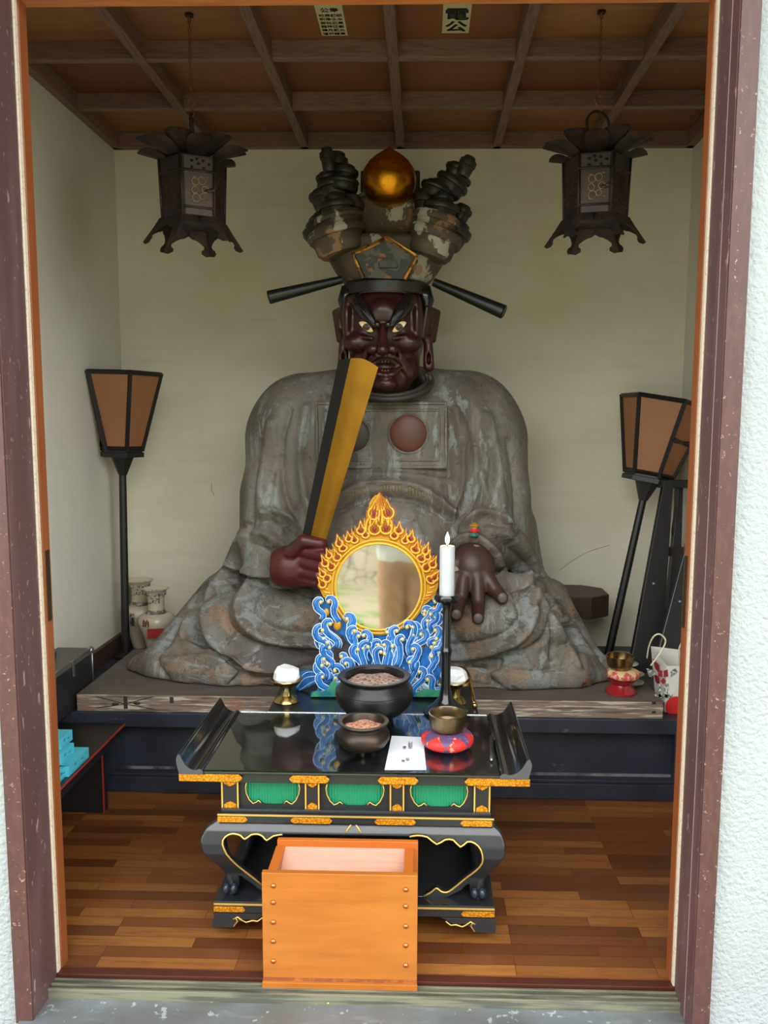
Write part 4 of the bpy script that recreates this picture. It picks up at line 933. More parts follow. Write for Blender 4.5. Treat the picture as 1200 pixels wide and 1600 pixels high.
# frieze: back wall, posts, openings with green cloth
Z0f, Z1f = zf(1271), zf(1225)
YFz = YT+.020
fx0, fx1 = px2(352, 1250, YFz), px2(766, 1250, YFz)
MB().box(fx0+.006, fx1-.006, YFz+.014, YTR-.02, Z0f, Z1f).build('frieze_core', black_wood, tab)
posts = [(347, 374), (477, 500), (609, 632), (740, 766)]
for (a, b_) in posts:
    x0, x1 = px2(a, 1250, YFz), px2(b_, 1250, YFz)
    po = MB().box(x0, x1, YFz-.004, YFz+.016, Z0f, Z1f).build('frieze_post', black_wood, tab, bevel=.001)
    mb = MB()
    for x in (x0, x1-.004): mb.box(x, x+.0035, YFz-.006, YFz-.003, Z0f, Z1f)
    mb.build('gold_line', goldp, po)
    xc = (x0+x1)/2; hw = (x1-x0)/2-.006
    for zc2, sg in ((Z1f, -1), (Z0f, 1)):
        poly = [(xc-hw, zc2), (xc+hw, zc2), (xc+hw, zc2+sg*.010), (xc+hw*.5, zc2+sg*.014), (xc, zc2+sg*.017), (xc-hw*.5, zc2+sg*.014), (xc-hw, zc2+sg*.010)]
        MB().prism(poly, lambda a, b, tt: np.array([a, YFz-.0045+tt, b]), -.002, .001).build('post_fitting', gold_fit, po, bevel=.0004)
for k in range(3):
    u0, u1 = posts[k][1], posts[k+1][0]; uc = (u0+u1)/2; hw = (u1-u0)/2-9
    half = [(0, 1261), (.30, 1261), (.42, 1258), (.52, 1254), (.60, 1257), (.72, 1259), (.86, 1253), (.97, 1243), (1.0, 1234), (.96, 1226)]
    op = [(uc+a*hw, v) for a, v in half]+[(uc-a*hw, v) for a, v in reversed(half[1:])]
    opx = [(px2(u, v, YFz), zv(v-.0, YFz, 550)) for u, v in op]
    xa, xb_ = px2(u0, 1250, YFz), px2(u1, 1250, YFz)
    hole = [(a, min(b_, Z1f-.0012)) for a, b_ in opx]
    MB().prism([(xa, Z0f), (xb_, Z0f), (xb_, Z1f), (xa, Z1f)], lambda a, b, t: np.array([a, YFz+.004+t, b]), 0, .006, holes=[hole]).build('frieze_panel', black_wood, tab)
    MB().grid(lambda s, t: np.array([px2(uc-hw-3, 1250, YFz)+s*(px2(uc+hw+3, 1250, YFz)-px2(uc-hw-3, 1250, YFz)), YFz+.0125+.0012*math.sin(s*2*PI*21), Z0f+.004+t*(Z1f-Z0f-.004)]), 170, 2).build('pleated_cloth', green_cloth, tab, smooth=True)
    rim = [np.array([a, YFz+.003, b_]) for a, b_ in opx]
    j0 = 2
    for l_ in (rim[j0:len(half)], rim[len(half):-1]): MB().tube(l_, .0013, 6).build('gold_rim', goldp, tab, smooth=True)
# mouldings below the frieze
gx0, gx1 = px2(340, 1280), px2(772, 1280)
MB().box(gx0+.006, gx1-.006, YT+.008, YTR-.01, zf(1275), Z0f+.002).build('moulding', lacquer_soft, tab, bevel=.0015)
MB().box(gx0, gx1, YT, YTR, zf(1289), zf(1275)).build('moulding', lacquer_soft, tab, bevel=.002)
MB().box(gx0, gx1, YT-.0015, YT, zf(1277.5), zf(1275)).build('gold_line', goldp, tab)
for (u0, u1, l, r_) in ((340, 387, 0, 1), (454, 519, 1, 1), (585, 650, 1, 1), (719, 769, 1, 0)):
    fitting(px2(u0, 1282), px2(u1, 1282), YT, zf(1287.5), zf(1279), l, r_, tab)
# bulging body with cusped openings, front and back; curved sides
ZB1, ZB0 = zf(1289), zf(1413)
prof_v = [1288, 1300, 1318, 1335, 1352, 1375, 1395, 1413]
prof_b = [0, .014, .024, .022, .010, -.008, -.014, -.014]      # outward bulge of the cabriole profile
pz_ = np.array([zf(v) for v in prof_v])[::-1]; pb_ = np.array(prof_b)[::-1]
bulge = lambda z: np.interp(z, pz_, pb_)
lob = [(410, 1398), (380, 1370), (362, 1345), (352, 1325), (350, 1313), (357, 1306), (366, 1304), (377, 1306), (384, 1311), (393, 1305), (404, 1304), (412, 1307), (418, 1312), (428, 1306), (442, 1304), (640, 1304), (652, 1302), (668, 1304), (682, 1313), (695, 1307), (708, 1307), (719, 1316), (730, 1309), (742, 1311), (751, 1320), (754, 1336), (750, 1350), (738, 1366), (722, 1382), (707, 1396), (698, 1401), (690, 1400), (685, 1396), (681, 1395), (674, 1401), (662, 1408), (440, 1408), (424, 1402)]
lobp = [(px2(u, v), zf(v)) for u, v in lob]
sil = [(338, 1288), (322, 1297), (315, 1310), (316, 1326), (326, 1345), (342, 1364), (350, 1380), (350, 1398), (370, 1398), (371, 1380), (405, 1406), (425, 1414), (665, 1414), (700, 1410), (722, 1398), (734, 1386), (735, 1400), (757, 1400), (758, 1380), (766, 1364), (780, 1346), (789, 1326), (788, 1310), (783, 1297), (770, 1288)]
silp = [(px2(u, v), zf(v)) for u, v in sil]
def apron(y0, sg):
    def fn(P):
        d2 = np.maximum(sdf_poly(P[..., 0], P[..., 2], silp), -sdf_poly(P[..., 0], P[..., 2], lobp))
        yy = y0-sg*bulge(P[..., 2]); return np.maximum(d2, np.abs(P[..., 1]-yy)-.009)
    return fn
xa, xb_ = px2(308, 1310), px2(796, 1310)
V_, F_ = nets(apron(YT+.02, 1), (xa, YT-.03, ZB0-.01), (xb_, YT+.06, ZB1+.01), .0028); V_ = relax(V_, F_, 1)
ap = link('front_apron', np_mesh('front_apron', V_, F_), lacquer_soft, tab, True)
V2 = V_.copy(); V2[:, 1] = (YT+.02)+(YTR-.03)-V2[:, 1]+.0
link('rear_apron', np_mesh('rear_apron', V2, F_[:, ::-1].copy()), lacquer_soft, tab, True)
def bul(u, v, o=0): 
    z = zf(v); return np.array([px2(u, v), YT+.02-bulge(z)-.0095-o, z])
for l_ in (lob[:15], lob[15:36]): MB().tube([bul(*p) for p in cat(l_, 2)], .0022, 6).build('gold_rim', goldp, ap, smooth=True)
MB().tube([bul(u, v) for u, v in ((540, 1300), (547, 1292), (552, 1286), (557, 1292), (564, 1300))], .002, 6).build('gold_point', goldp, ap, smooth=True)
# side pieces of the body
sil_y0, sil_y1 = YT+.02, YTR-.03
for s in (-1, 1):
    def side(P, s=s):
        zc2 = P[..., 2]; xe = (px2(350, 1390) if s < 0 else px2(757, 1390)); xx = xe+s*(bulge(zc2)+.014-.012)
        t = (P[..., 1]-sil_y0)/(sil_y1-sil_y0); d = np.maximum(np.abs(P[..., 0]-xx)-.008, np.abs(P[..., 1]-(sil_y0+sil_y1)/2)-(sil_y1-sil_y0)/2)
        op_ = s_ell(P, (xe, (sil_y0+sil_y1)/2, (ZB0+ZB1)/2-.02), (1, .115, .055)); return np.maximum(np.maximum(d, -op_), np.maximum(ZB0-zc2, zc2-ZB1))
    xe = px2(350, 1390) if s < 0 else px2(757, 1390)
    sdf_obj('side_apron', side, (xe-.05, sil_y0-.01, ZB0-.01), (xe+.05, sil_y1+.01, ZB1+.01), .004, lacquer_soft, tab, 1)
for y in (YT+.018, YTR-.028):
    for (u0, u1) in ((351, 363), (742, 754)):
        mb = MB(); z_ = zf(1399)
        for u in (u0, u1): mb.ell((px2(u, 1399), y, z_), (.0105, .0125, .0135), n=16)
        mb.build('foot_ball', M('foot_ball_m', srgb(38, 44, 56), .25, .3), tab, smooth=True)
bx0, bx1 = px2(336, 1430), px2(772, 1430)
MB().box(bx0, bx1, YT-.008, YTR+.002, zf(1427), zf(1409)).build('base_board', lacquer_soft, tab, bevel=.0015)
MB().box(bx0, bx1, YT-.0095, YT-.008, zf(1414.5), zf(1412)).build('gold_line', goldp, tab)
fitting(bx0, px2(385, 1420), YT-.008, zf(1425), zf(1417), 0, 1, tab); fitting(px2(720, 1420), bx1, YT-.008, zf(1425), zf(1417), 1, 0, tab)
for s in (-1, 1):
    U = (lambda u: u) if s < 0 else (lambda u: 1108-u)
    out = [(335, 1427), (337, 1433), (333, 1440), (335, 1449), (367, 1449), (372, 1442), (383, 1436), (400, 1437), (412, 1430), (420, 1427)]
    for y in (YT-.010, YTR-.006):
        pl = [(px2(U(u), v), max(zf(v), 0.0)) for u, v in out]
        ft_ = MB().prism(pl, lambda a, b, t, y=y: np.array([a, y+t, b]), 0, .016).build('foot', lacquer_soft, tab, bevel=.0008)
    g = [(367, 1447), (373, 1438), (370, 1434), (366, 1436), (373, 1432), (380, 1437), (386, 1440), (396, 1437), (404, 1438), (412, 1432)]
    MB().tube([np.array([px2(U(u), v), YT-.011, zf(v)]) for u, v in g], .0018, 5).build('gold_scroll', goldp, tab, smooth=True)

# ------------------------------------------------------------------ offertory box in the doorway
Ybx = float(PZ(530, 1556, -.0235)[1]); zb = lambda v, y=Ybx: zv(v, y, 530); X0, X1 = xu(410, Ybx, 1460), xu(652, Ybx, 1460)
ZBX = -.018
HB = zb(1366); BK = 0.0
# back board: same height, find its depth from the visible top edge
YBK = float(PZ(540, 1300, HB+.012)[1]); YBK = min(YBK, YT-.035)
bx = thing('offertory_box', 'open-topped orange wooden offertory box with copper nails standing in the doorway', 'box', ((X0+X1)/2, Ybx, ZBX))
f_ = MB().box(X0, X1, Ybx, Ybx+.014, ZBX+.008, HB).build('front_board', box_wood, bx, bevel=.0018)
MB().box(X0-.001, X1+.001, Ybx-.007, Ybx+.0, ZBX+.006, zb(1534)).build('bottom_rail', box_wood, bx, bevel=.0012)
MB().box(X0, X1, Ybx-.0012, Ybx+.001, zb(1534), zb(1529)).build('seam', M('seam_brown', srgb(120, 62, 30), .6, layers=[dict(s=30, c=srgb(150, 90, 40), lo=.5, hi=.6)]), bx)
xbk0, xbk1 = xu(433, YBK, 1300), xu(652, YBK, 1300)
MB().box(X0+.012, X1, YBK-.012, YBK, ZBX, HB+.010).build('back_board', box_side, bx, bevel=.0015)
MB().box(X0+.010, X0+.030, Ybx+.014, YBK-.012, ZBX, HB-.004).build('side_board', box_side, bx, bevel=.001)
MB().box(X1-.030, X1-.010, Ybx+.014, YBK-.012, ZBX, HB-.004).build('side_board', box_side, bx, bevel=.001)
x0, x1 = X0+.030, X1-.030
MB().hexa([(x0, Ybx+.014, HB-.060), (x1, Ybx+.014, HB-.060), (x1, YBK-.012, HB-.012), (x0, YBK-.012, HB-.012), (x0, Ybx+.014, HB-.054), (x1, Ybx+.014, HB-.054), (x1, YBK-.012, HB-.006), (x0, YBK-.012, HB-.006)]).build('coin_slope', pink_wood, bx)
for xx in (X0+.002, X1-.035): MB().box(xx, xx+.033, Ybx-.002, Ybx+.03, -.0238, ZBX+.008).build('foot', box_side, bx, bevel=.001)
for u in (427, 634):
    for v in (1386, 1412, 1443, 1473, 1504):
        MB().lathe([(.0056, 0), (.0054, .0012), (.004, .0030), (.0018, .0042), (0, .0046)], (xu(u, Ybx, v), Ybx, zb(v+(0 if u < 500 else 2))), 16, Rx(PI/2)).build('copper_nail', copper, f_, smooth=True)
# ------------------------------------------------------------------ small black desk behind the altar table (carries mirror and cups)
ZD = ZT-.004
dx0, dx1 = xu(418, YTR+.02, 1106), xu(748, YTR+.02, 1108)
YD1 = 2.37
ds = thing('black_desk', 'small plain black lacquered desk directly behind the altar table under the round mirror', 'table', ((dx0+dx1)/2, 2.25, 0))
MB().box(dx0, dx1, YTR+.018, YD1, ZD-.022, ZD).build('desktop', M('desk_black', (.012, .014, .018), .28, coat=.3), ds, bevel=.002)
for x in (dx0+.02, dx1-.05):
    for y in (YTR+.03, YD1-.04): MB().box(x, x+.03, y, y+.03, 0, ZD-.022).build('leg', lacquer_soft, ds, bevel=.001)
# ------------------------------------------------------------------ vessels
def pot(name, label, cat_, u, v0, Y, prof, mat, group=None, n=48, z0=None, part='body', auto=35, parent=None):
    """prof: (radius px, axis pixel row) list; v rows are turned into heights at depth Y"""
    m_ = mpp(u, v0, Y); x = xu(u, Y, v0); zb_ = z0 if z0 is not None else zv(v0, Y, u)
    k = (lambda v: (zv(v, Y, u)-zv(v0, Y, u))+zb_)
    mb = MB().lathe([(r*m_, k(v)) for r, v in prof], (x, Y, 0), n)
    if parent is None: parent = thing(name, label, cat_, (x, Y, zb_), group)
    o = mb.build(part, mat, parent, auto=auto)
    return parent, x, m_, k, o
Ya = float(PZ(585, 1121, ZG+.012)[1])
t, x, m_, k, bdy = pot('incense_burner', 'large black bronze incense burner with wide rim and ash on the altar table', 'incense burner', 585, 1121, Ya,
    [(0, 1118), (28, 1119), (45, 1111), (57, 1098), (61, 1085), (59, 1075), (53, 1068), (50, 1063), (55, 1060), (57, 1057), (55, 1055.5), (47, 1056), (44, 1060), (46, 1068), (40, 1075), (0, 1075)], bronze_black, z0=ZG+.014)
mb = MB()
for z_ in (1077, 1080): mb.tube([(x+(59.5*m_)*math.cos(a), Ya+(59.5*m_)*math.sin(a), k(z_)) for a in np.linspace(0, 2*PI, 49)[:-1]], .0012, 6, closed=True)
mb.build('ring_moulding', bronze_black, bdy, smooth=True)
mb = MB().grid(lambda s, q_: np.array([x+q_*45*m_*math.cos(s*2*PI), Ya+q_*45*m_*math.sin(s*2*PI), k(1067)+.006*(1-q_)+.0025*math.sin(s*40)*q_]), 40, 8, True)
mb.build('ash', ash, t, smooth=True)
for a in (PI*1.5, PI*.17, PI*.83):
    MB().lathe([(.004, 0), (.006, .004), (.005, .01), (.009, .018), (.010, .024)], (x+.05*math.cos(a), Ya+.05*math.sin(a), ZG), 12).build('foot', bronze_black, t, smooth=True)
Yc = float(PZ(568, 1170, ZG+.010)[1])
t, x, m_, k, bdy = pot('incense_bowl', 'smaller brown bronze incense bowl with pinkish granules, in front of the large burner', 'incense burner', 568, 1168, Yc,
    [(0, 1166), (22, 1166), (34, 1161), (40.5, 1151), (41, 1144), (38, 1138), (33, 1134), (33, 1131), (38, 1127), (40, 1125), (39, 1123.5), (33, 1124), (31, 1127), (30, 1134), (26, 1142), (0, 1142)], bronze_dark, z0=ZG+.010)
MB().grid(lambda s, q_: np.array([x+q_*30*m_*math.cos(s*2*PI), Yc+q_*30*m_*math.sin(s*2*PI), k(1134)+.004*(1-q_)+.002*math.sin(s*31)*q_]), 32, 8, True).build('granules', ash_pink, t, smooth=True)
for a in (PI*1.5, PI*.17, PI*.83):
    MB().lathe([(.003, 0), (.0045, .004), (.006, .012), (.007, .018)], (x+.028*math.cos(a), Yc+.028*math.sin(a), ZG), 12).build('foot', bronze_dark, t, smooth=True)
# bell bowl on its cushion
Yk = float(PZ(699, 1174, ZG)[1])+.026
def cushion(name, label, u, Yk, z0, ru, h, mats, ry=1.0, sectors=8, phase=0.0, group=None):
    m_ = mpp(u, 1160, Yk); x = xu(u, Yk, 1160); R_ = ru*m_
    root = thing(name, label, 'cushion', (x, Yk, z0), group)
    for par in (0, 1):
        mb = MB()
        def pt(a, s_):
            # super-ellipse pillow section
            cs, sn = math.cos(s_), math.sin(s_); r = R_*(abs(cs)**.75); z = z0+h/2+math.copysign(abs(sn)**.8, sn)*h/2
            return np.array([x+r*math.cos(a)*1.0, Yk+r*math.sin(a)*ry, z])
        ns, nr = 132, 44
        vv = []; ff = []
        for j in range(nr+1):
            for i in range(ns): vv.append(pt(2*PI*i/ns, -PI/2+PI*j/nr))
        for j in range(nr):
            for i in range(ns):
                a = 2*PI*(i+.5)/ns+phase; q_ = (j+.5)/nr
                # diamonds around the side, plain elsewhere
                w_ = abs(((a*sectors/2/PI) % 1)-.5)*2; d_ = abs(q_-.50)*2.9
                dia = (w_+d_) < .97
                if dia == (par == 0): ff.append((j*ns+i, j*ns+(i+1) % ns, (j+1)*ns+(i+1) % ns, (j+1)*ns+i))
        mb.add(vv, ff)
        me = mb.mesh('cloth'); link('brocade_patch' if par == 0 else 'cloth', me, mats[par], root, True)
    return root, x, R_
cush, x, R_ = cushion('bell_cushion', 'round red and purple brocade cushion under the brown bell bowl on the table', 699, Yk, ZG, 41, .044, (red_cloth, purple_cloth), sectors=7, phase=.75)
Yb2 = Yk; zk = ZG+.039
t, x, m_, k, bdy = pot('bell_bowl', 'dull brown metal bell bowl resting on the red and purple cushion', 'bell', 699, 1143, Yb2,
    [(0, 1141), (18, 1141), (25, 1137), (28, 1128), (29, 1115), (29.5, 1113), (28, 1112.5), (27, 1115), (26, 1128), (20, 1135), (0, 1137)], brass_dark, z0=zk)
# brass cups with folded white paper / salt
for (u, v0, lab, lab2) in ((448, 1096, 'brass footed cup at the left end of the black desk', 'crumpled white paper packet in the left brass cup'), (709, 1098, 'brass footed cup behind the candlestick', 'crumpled white paper packet in the right brass cup, behind the candlestick')):
    Yq = float(PZ(u, v0, ZD)[1])
    t, x, m_, k, bdy = pot('footed_cup', lab, 'cup', u, v0, Yq,
        [(0, v0), (19, v0), (20, v0-2), (17.5, v0-6), (11, v0-11), (9.5, v0-18), (10.5, v0-24), (13, v0-26), (22, v0-30), (25, v0-35), (24.3, v0-36), (21, v0-33), (8, v0-28), (0, v0-27)], brass, 'brass cups on the black desk', z0=ZD)
    rn = random.Random(u); vv = []; n = 9
    zt0 = k(v0-31)
    for (r, z) in ((18, 0), (22.5, 8), (20.5, 17), (13, 24)):
        for i in range(n): a = 2*PI*i/n+rn.uniform(-.1, .1); rr_ = r*m_*rn.uniform(.88, 1.06); vv.append((x+rr_*math.cos(a), Yq+rr_*math.sin(a), zt0+z*m_*rn.uniform(.92, 1.08)))
    ff = [tuple(range(n-1, -1, -1)), tuple(27+i for i in range(n))]
    for j in range(3):
        for i in range(n): i2 = (i+1) % n; ff += [(j*n+i, j*n+i2, (j+1)*n+i2), (j*n+i, (j+1)*n+i2, (j+1)*n+i)]
    o = MB().add(vv, ff).build('paper_packet', white_paper); setp(o, lab2, 'paper packet', 'white paper packets in the brass cups')
# candlestick, candle
Ye = float(PZ(696, 1113, ZG)[1])
t, x, m_, k, bdy = pot('candlestick', 'tall black candlestick with flared base on the altar table', 'candlestick', 696, 1116, Ye,
    [(0, 1116), (35, 1116), (35, 1113), (31, 1109), (20, 1103), (11, 1092), (7.5, 1075), (7.2, 1030), (8.5, 1022), (9.5, 1019), (8.5, 1016), (6.8, 1012), (6.2, 960), (7.5, 948), (10, 944), (18, 942), (20.5, 938), (20.5, 934), (18.5, 931), (11, 932), (0, 932)], M('candlestick_black', (.012, .012, .013), .2, .3, coat=.5), z0=ZG, part='stand')
cnd = thing('candle', 'thick white lit candle standing on the black candlestick', 'candle', (x, Ye, k(932)))
MB().lathe([(11.6*m_, k(932)), (11.6*m_, k(858)), (10.6*m_, k(856)), (6*m_, k(857.5)), (0, k(858.5))], (x, Ye, 0), 32).build('wax', wax, cnd, auto=45)
MB().tube([(x, Ye, k(858)), (x+.0005, Ye, k(852)), (x+.001, Ye, k(849))], .0011, 6).build('wick', wick_m, cnd)
MB().lathe([(0, k(855)), (2.6*m_, k(851)), (3.6*m_, k(847)), (2.9*m_, k(842)), (1.2*m_, k(837.5)), (0, k(834))], (x, Ye, 0), 16).build('flame', flame_m, cnd, smooth=True)
ld = bpy.data.lights.new('candle_light', 'POINT'); ld.energy = .35; ld.color = (1, .6, .28); ld.shadow_soft_size = .012; lo = bpy.data.objects.new('candle_light', ld); col.objects.link(lo); lo.parent = cnd
lo.location = (0, 0, k(826)-k(932))
# curved brass rod behind the right cup
pts = [(716, 1044, 2.30), (726, 1046, 2.28), (733, 1058, 2.25), (737, 1078, 2.22), (742, 1097, 2.18)]
mr2 = mpp(735, 1070, 2.2); P_ = [PY(a, b_, y) for a, b_, y in pts]; P_[-1] = np.array([P_[-1][0], P_[-1][1], ZD+.008])
o = MB().tube(cat(P_, 5), 3.4*mr2, 10).ell(P_[-1], 4.6*mr2, n=12).build('brass_rod', brass, None, smooth=True); setp(o, 'curved brass rod ending on the right edge of the black desk', 'rod')
# note on paper, pen
Pn = [PZ(u, v, ZG+.0006) for u, v in ((601, 1203), (666, 1203), (661, 1152), (612, 1150))]
nn = thing('paper_note', 'white paper note with handwriting lying on the glass beside the cushion', 'note', sum(Pn)/4)
MB().hexa([p for p in Pn]+[p+np.array([0, 0, .0006]) for p in Pn]).build('sheet', note_paper, nn)
for s_, u, v, sz in (('念珠修行', 641, 1164, .013), ('合掌', 632, 1168, .011), ('是非', 637, 1186, .011), ('如是', 630, 1189, .010)):
    text('handwriting', '\n'.join(s_), sz, ink, PZ(u, v, ZG+.0016), (-1, 0, 0), (0, -1, 0), nn, .00005, sp=.85)
pa, pb2 = PZ(768, 1150, ZG+.005), PZ(768, 1188, ZG+.005)
t = thing('pen', 'black pen lying on the glass near the right curled end', 'pen', (pa+pb2)/2)
dv = pb2-pa
MB().tube([pa, pa+dv*.05, pa+dv*.62, pa+dv*.64], [.003, .0045, .0048, .004], 12).build('barrel', M('pen_black', (.015, .015, .016), .35), t, smooth=True)
MB().tube([pa+dv*.64, pa+dv*.66, pa+dv*.90], [.0046, .0048, .0042], 12).build('grip', M('pen_grip', (.02, .02, .02), .5), t, smooth=True)
MB().tube([pa+dv*.90, pa+dv*.97, pa+dv], [.004, .004, .002], 12).build('tip', metal_l, t, smooth=True)
# white crumbs on the tabletop: dust is part of the lacquer material
# ------------------------------------------------------------------ round mirror in a carved flame and wave stand
YM = float(PZ(591, 1088, ZD)[1]); mm = mpp(591, 917, YM)
ms = thing('round_mirror', 'round mirror in a carved golden flame frame standing on carved blue waves', 'mirror', PY(591, 1090, YM)*np.array([1, 1, 0])+np.array([0, 0, ZD]))
zD = ZD
def mp_(u, v, o=0.0):
    p = PY(u, v, YM-o); p[2] = max(p[2], zD+.0005); return p
def mpr(u, v, r, o=0.0): return mp_(u, v, o)
# the glass disc leans back slightly on its hinge
Cc = (591.5, 916.5)
mb = MB(); mb.lathe([(0, -.004), (66.5*mm, -.004), (66.5*mm, .003), (0, .003)], mp_(*Cc, .003), 64, Rx(PI/2-math.radians(2.6)))
mb.build('mirror_disc', mirror_m, ms, auto=40)
# flame plate outline (radius as a function of angle, tall plume on top)
def rout(a):   # a measured from straight up, in degrees
    A = abs(a); pts = [(0, 144), (3, 142), (6, 132), (9, 116), (12, 103), (16, 98), (22, 95), (30, 94), (45, 93), (60, 94), (75, 95), (90, 93), (100, 88), (112, 77), (125, 76), (180, 76)]
    return np.interp(A, [p[0] for p in pts], [p[1] for p in pts])
out = []; 
for i in range(180):
    a = -180+2*i; out.append((Cc[0]+math.sin(math.radians(a))*rout(a), Cc[1]-math.cos(math.radians(a))*rout(a)))
inn = [(Cc[0]+66*math.sin(a), Cc[1]-66*math.cos(a)) for a in np.linspace(0, 2*PI, 73)[:-1]]
fr = MB().prism(out, lambda a, b, t: mp_(a, b, -t), -.004, .012, holes=[inn]).build('flame_frame', flame_gold, ms, bevel=.0015, label='golden carved flame ring')
mb = MB(); mb.tube([mp_(Cc[0]+67.5*math.sin(a), Cc[1]-67.5*math.cos(a), .008) for a in np.linspace(0, 2*PI, 73)[:-1]], .0038, 8, closed=True)
mb.tube([mp_(Cc[0]+73*math.sin(a), Cc[1]-73*math.cos(a), .006) for a in np.linspace(0, 2*PI, 73)[:-1]], .0026, 8, closed=True)
mb.build('inner_rim', flame_yellow, fr, smooth=True)
drops = [(584.5, 802, 5, 11), (606, 801, 5, 11), (585, 827, 5, 9), (603, 826, 5, 9), (564, 829, 3.6, 6.5), (571, 836, 3, 5), (545, 842, 3, 5), (554, 844, 3, 5), (530, 849, 3, 6), (536, 857, 3.5, 5), (527, 871, 3.5, 6), (518, 886, 3.4, 6), (508, 880, 3, 6), (511, 904, 3.5, 6), (504, 913, 3.2, 6), (514, 868, 2.6, 5), (504, 897, 2.6, 5),
         (623, 829, 3.6, 6), (616, 837, 3.4, 6), (642, 842, 3.4, 6), (633, 845, 3, 5), (649, 859, 3.8, 6), (658, 873, 3.8, 6), (666, 887, 3.4, 7), (676, 882, 3.2, 6), (673, 906, 3.8, 6), (665, 861, 2.8, 6), (679, 903, 2.8, 6), (668, 870, 2.6, 5)]
ty, to = MB(), MB()
for i, (u, v, rw, rh_) in enumerate(drops):
    dx = u-Cc[0]; ang = math.atan2(dx, Cc[1]-v)   # angle from up
    near = abs(dx) <= 16
    lean = ang*.42 if not near else -math.copysign(.09, dx); k_ = (1 if dx > 0 else -1)
    d = np.array([math.sin(lean), -math.cos(lean)]); n_ = np.array([d[1], -d[0]])
    L_ = rh_*(2.7 if not near else 2.2)
    c = np.array([u, v], float)
    def tear(w_, h_, tail):
        P_ = []
        for a in np.linspace(-PI*.85, PI*.85, 13): P_.append(c-d*math.cos(a)*h_*.55+n_*math.sin(a)*w_)
        return [c+d*tail]+P_+[c+d*tail]
    dm = MB(); dm.ell(mp_(u, v, .0105), (rw*.60*mm, .0026, rh_*.55*mm), R=Ry(lean), n=10)
    for (sc_, mi_, r_, o_) in ((1.1, 1, .0013, .0102), (1.8, 2, .0034, .0085), (2.6, 1, .0008, .0072)):
        dm.m = mi_; T_ = tear(rw*sc_, rh_*sc_*.9, L_*(.45+.25*sc_)); P3 = []
        for p in T_:
            s_ = (p-c)@d; bend = k_*.012*max(0, s_)**1.6*(0 if near else 1)
            p = p+n_*bend; P3.append(mp_(p[0], p[1], o_))
        Q3 = cat(P3, 2); dm.tube(Q3, np.interp(np.linspace(0, 1, len(Q3)), [0, .2, .8, 1], [r_*.35, r_, r_, r_*.35]), 5)
    dm.build('flame_drop', [flame_red, flame_orange, flame_yellow], fr, smooth=True)
# licking tongues round the outer edge
for i in range(-24, 25):
    a = math.radians(i*4.6+random.uniform(-1, 1)); 
    if abs(a) < .12: continue
    r0 = rout(math.degrees(a)); p0 = np.array([Cc[0]+math.sin(a)*(r0-13), Cc[1]-math.cos(a)*(r0-13)]); s = 1 if a > 0 else -1
    tdir = np.array([math.sin(a*.35), -math.cos(a*.35)]); od = np.array([math.sin(a), -math.cos(a)])
    p1 = p0+od*6; p2 = p0+od*9+tdir*5; p3 = p0+od*(10.0)+tdir*random.uniform(9, 13)+np.array([-s*1.5, 0])
    P_ = bez(p0, p1, p2, p3, 8); w_ = np.linspace(1, .12, 8)*.0044
    ty.tube([mp_(p[0], p[1], .002) for p in P_], w_, 7); to.tube([mp_(p[0]+s*1.6, p[1]+1, .005) for p in P_], w_*.32, 5)
for (x0, vb, x1, vt, w0) in ((573, 832, 586, 782, .0046), (611, 832, 600, 782, .0046), (579, 822, 589, 776, .005), (606, 822, 596, 776, .005), (588, 820, 591, 771, .0055), (597, 820, 594, 771, .0055), (592, 815, 592.5, 769, .005)):
    P_ = bez((x0, vb), (x0-(592-x0)*.35, vb-22), (x1, vt+26), (x1, vt), 10); ty.tube([mp_(p[0], p[1], .006) for p in P_], np.linspace(1, .2, 10)*w0, 7)
    to.tube([mp_(p[0]+2.2, p[1], .0105) for p in P_], .0007, 5)
ty.build('flame_tongues', flame_yellow, fr, smooth=True); to.build('flame_lines', flame_orange, fr, smooth=True)
# wave stand: carved blue body
def plate(name, pts, mat, o0, th, par=None, n=4):
    P_ = [tuple(p) for p in cat(pts, n, True)]
    return MB().prism(P_, lambda a, b, t: mp_(a, b, o0-t), 0, th).build(name, mat, par or ms, bevel=.0018)
crescent = [(494, 945), (502, 936), (512, 940), (524, 932), (660, 932), (672, 938), (682, 946), (682, 962), (676, 978), (661, 986), (654, 1004), (656, 1036), (668, 1056), (520, 1058), (536, 1046), (550, 1038), (549, 1012), (534, 992), (516, 984), (506, 965)]
P_ = [tuple(p) for p in crescent]
wv = MB().prism(P_, lambda a, b, t: mp_(a, b, -.006-t), 0, .012).build('wave_body', blue, ms, bevel=.0018, label='carved blue waves with white crests and pale gold drops')
base_ = [(485, 1089), (494, 1080), (500, 1068), (515, 1058), (540, 1046), (560, 1010), (592, 1002), (630, 1004), (650, 1030), (664, 1054), (686, 1056), (695, 1065), (701, 1089)]
P_ = [tuple(p) for p in base_]
MB().prism(P_, lambda a, b, t: mp_(a, b, -.002-t), 0, .034).build('wave_base', blue, wv, bevel=.002)
for pts in ([(500, 1000), (507, 987), (519, 988), (522, 1010), (518, 1030), (523, 1060), (503, 1066), (506, 1030)], [(668, 1005), (676, 992), (684, 996), (682, 1030), (694, 1062), (660, 1068), (655, 1030)]):
    P_ = [tuple(p) for p in cat(pts, 3, True)]; MB().prism(P_, lambda a, b, t: mp_(a, b, .006-t), 0, .018).build('wave_column', blue, wv, bevel=.0015)
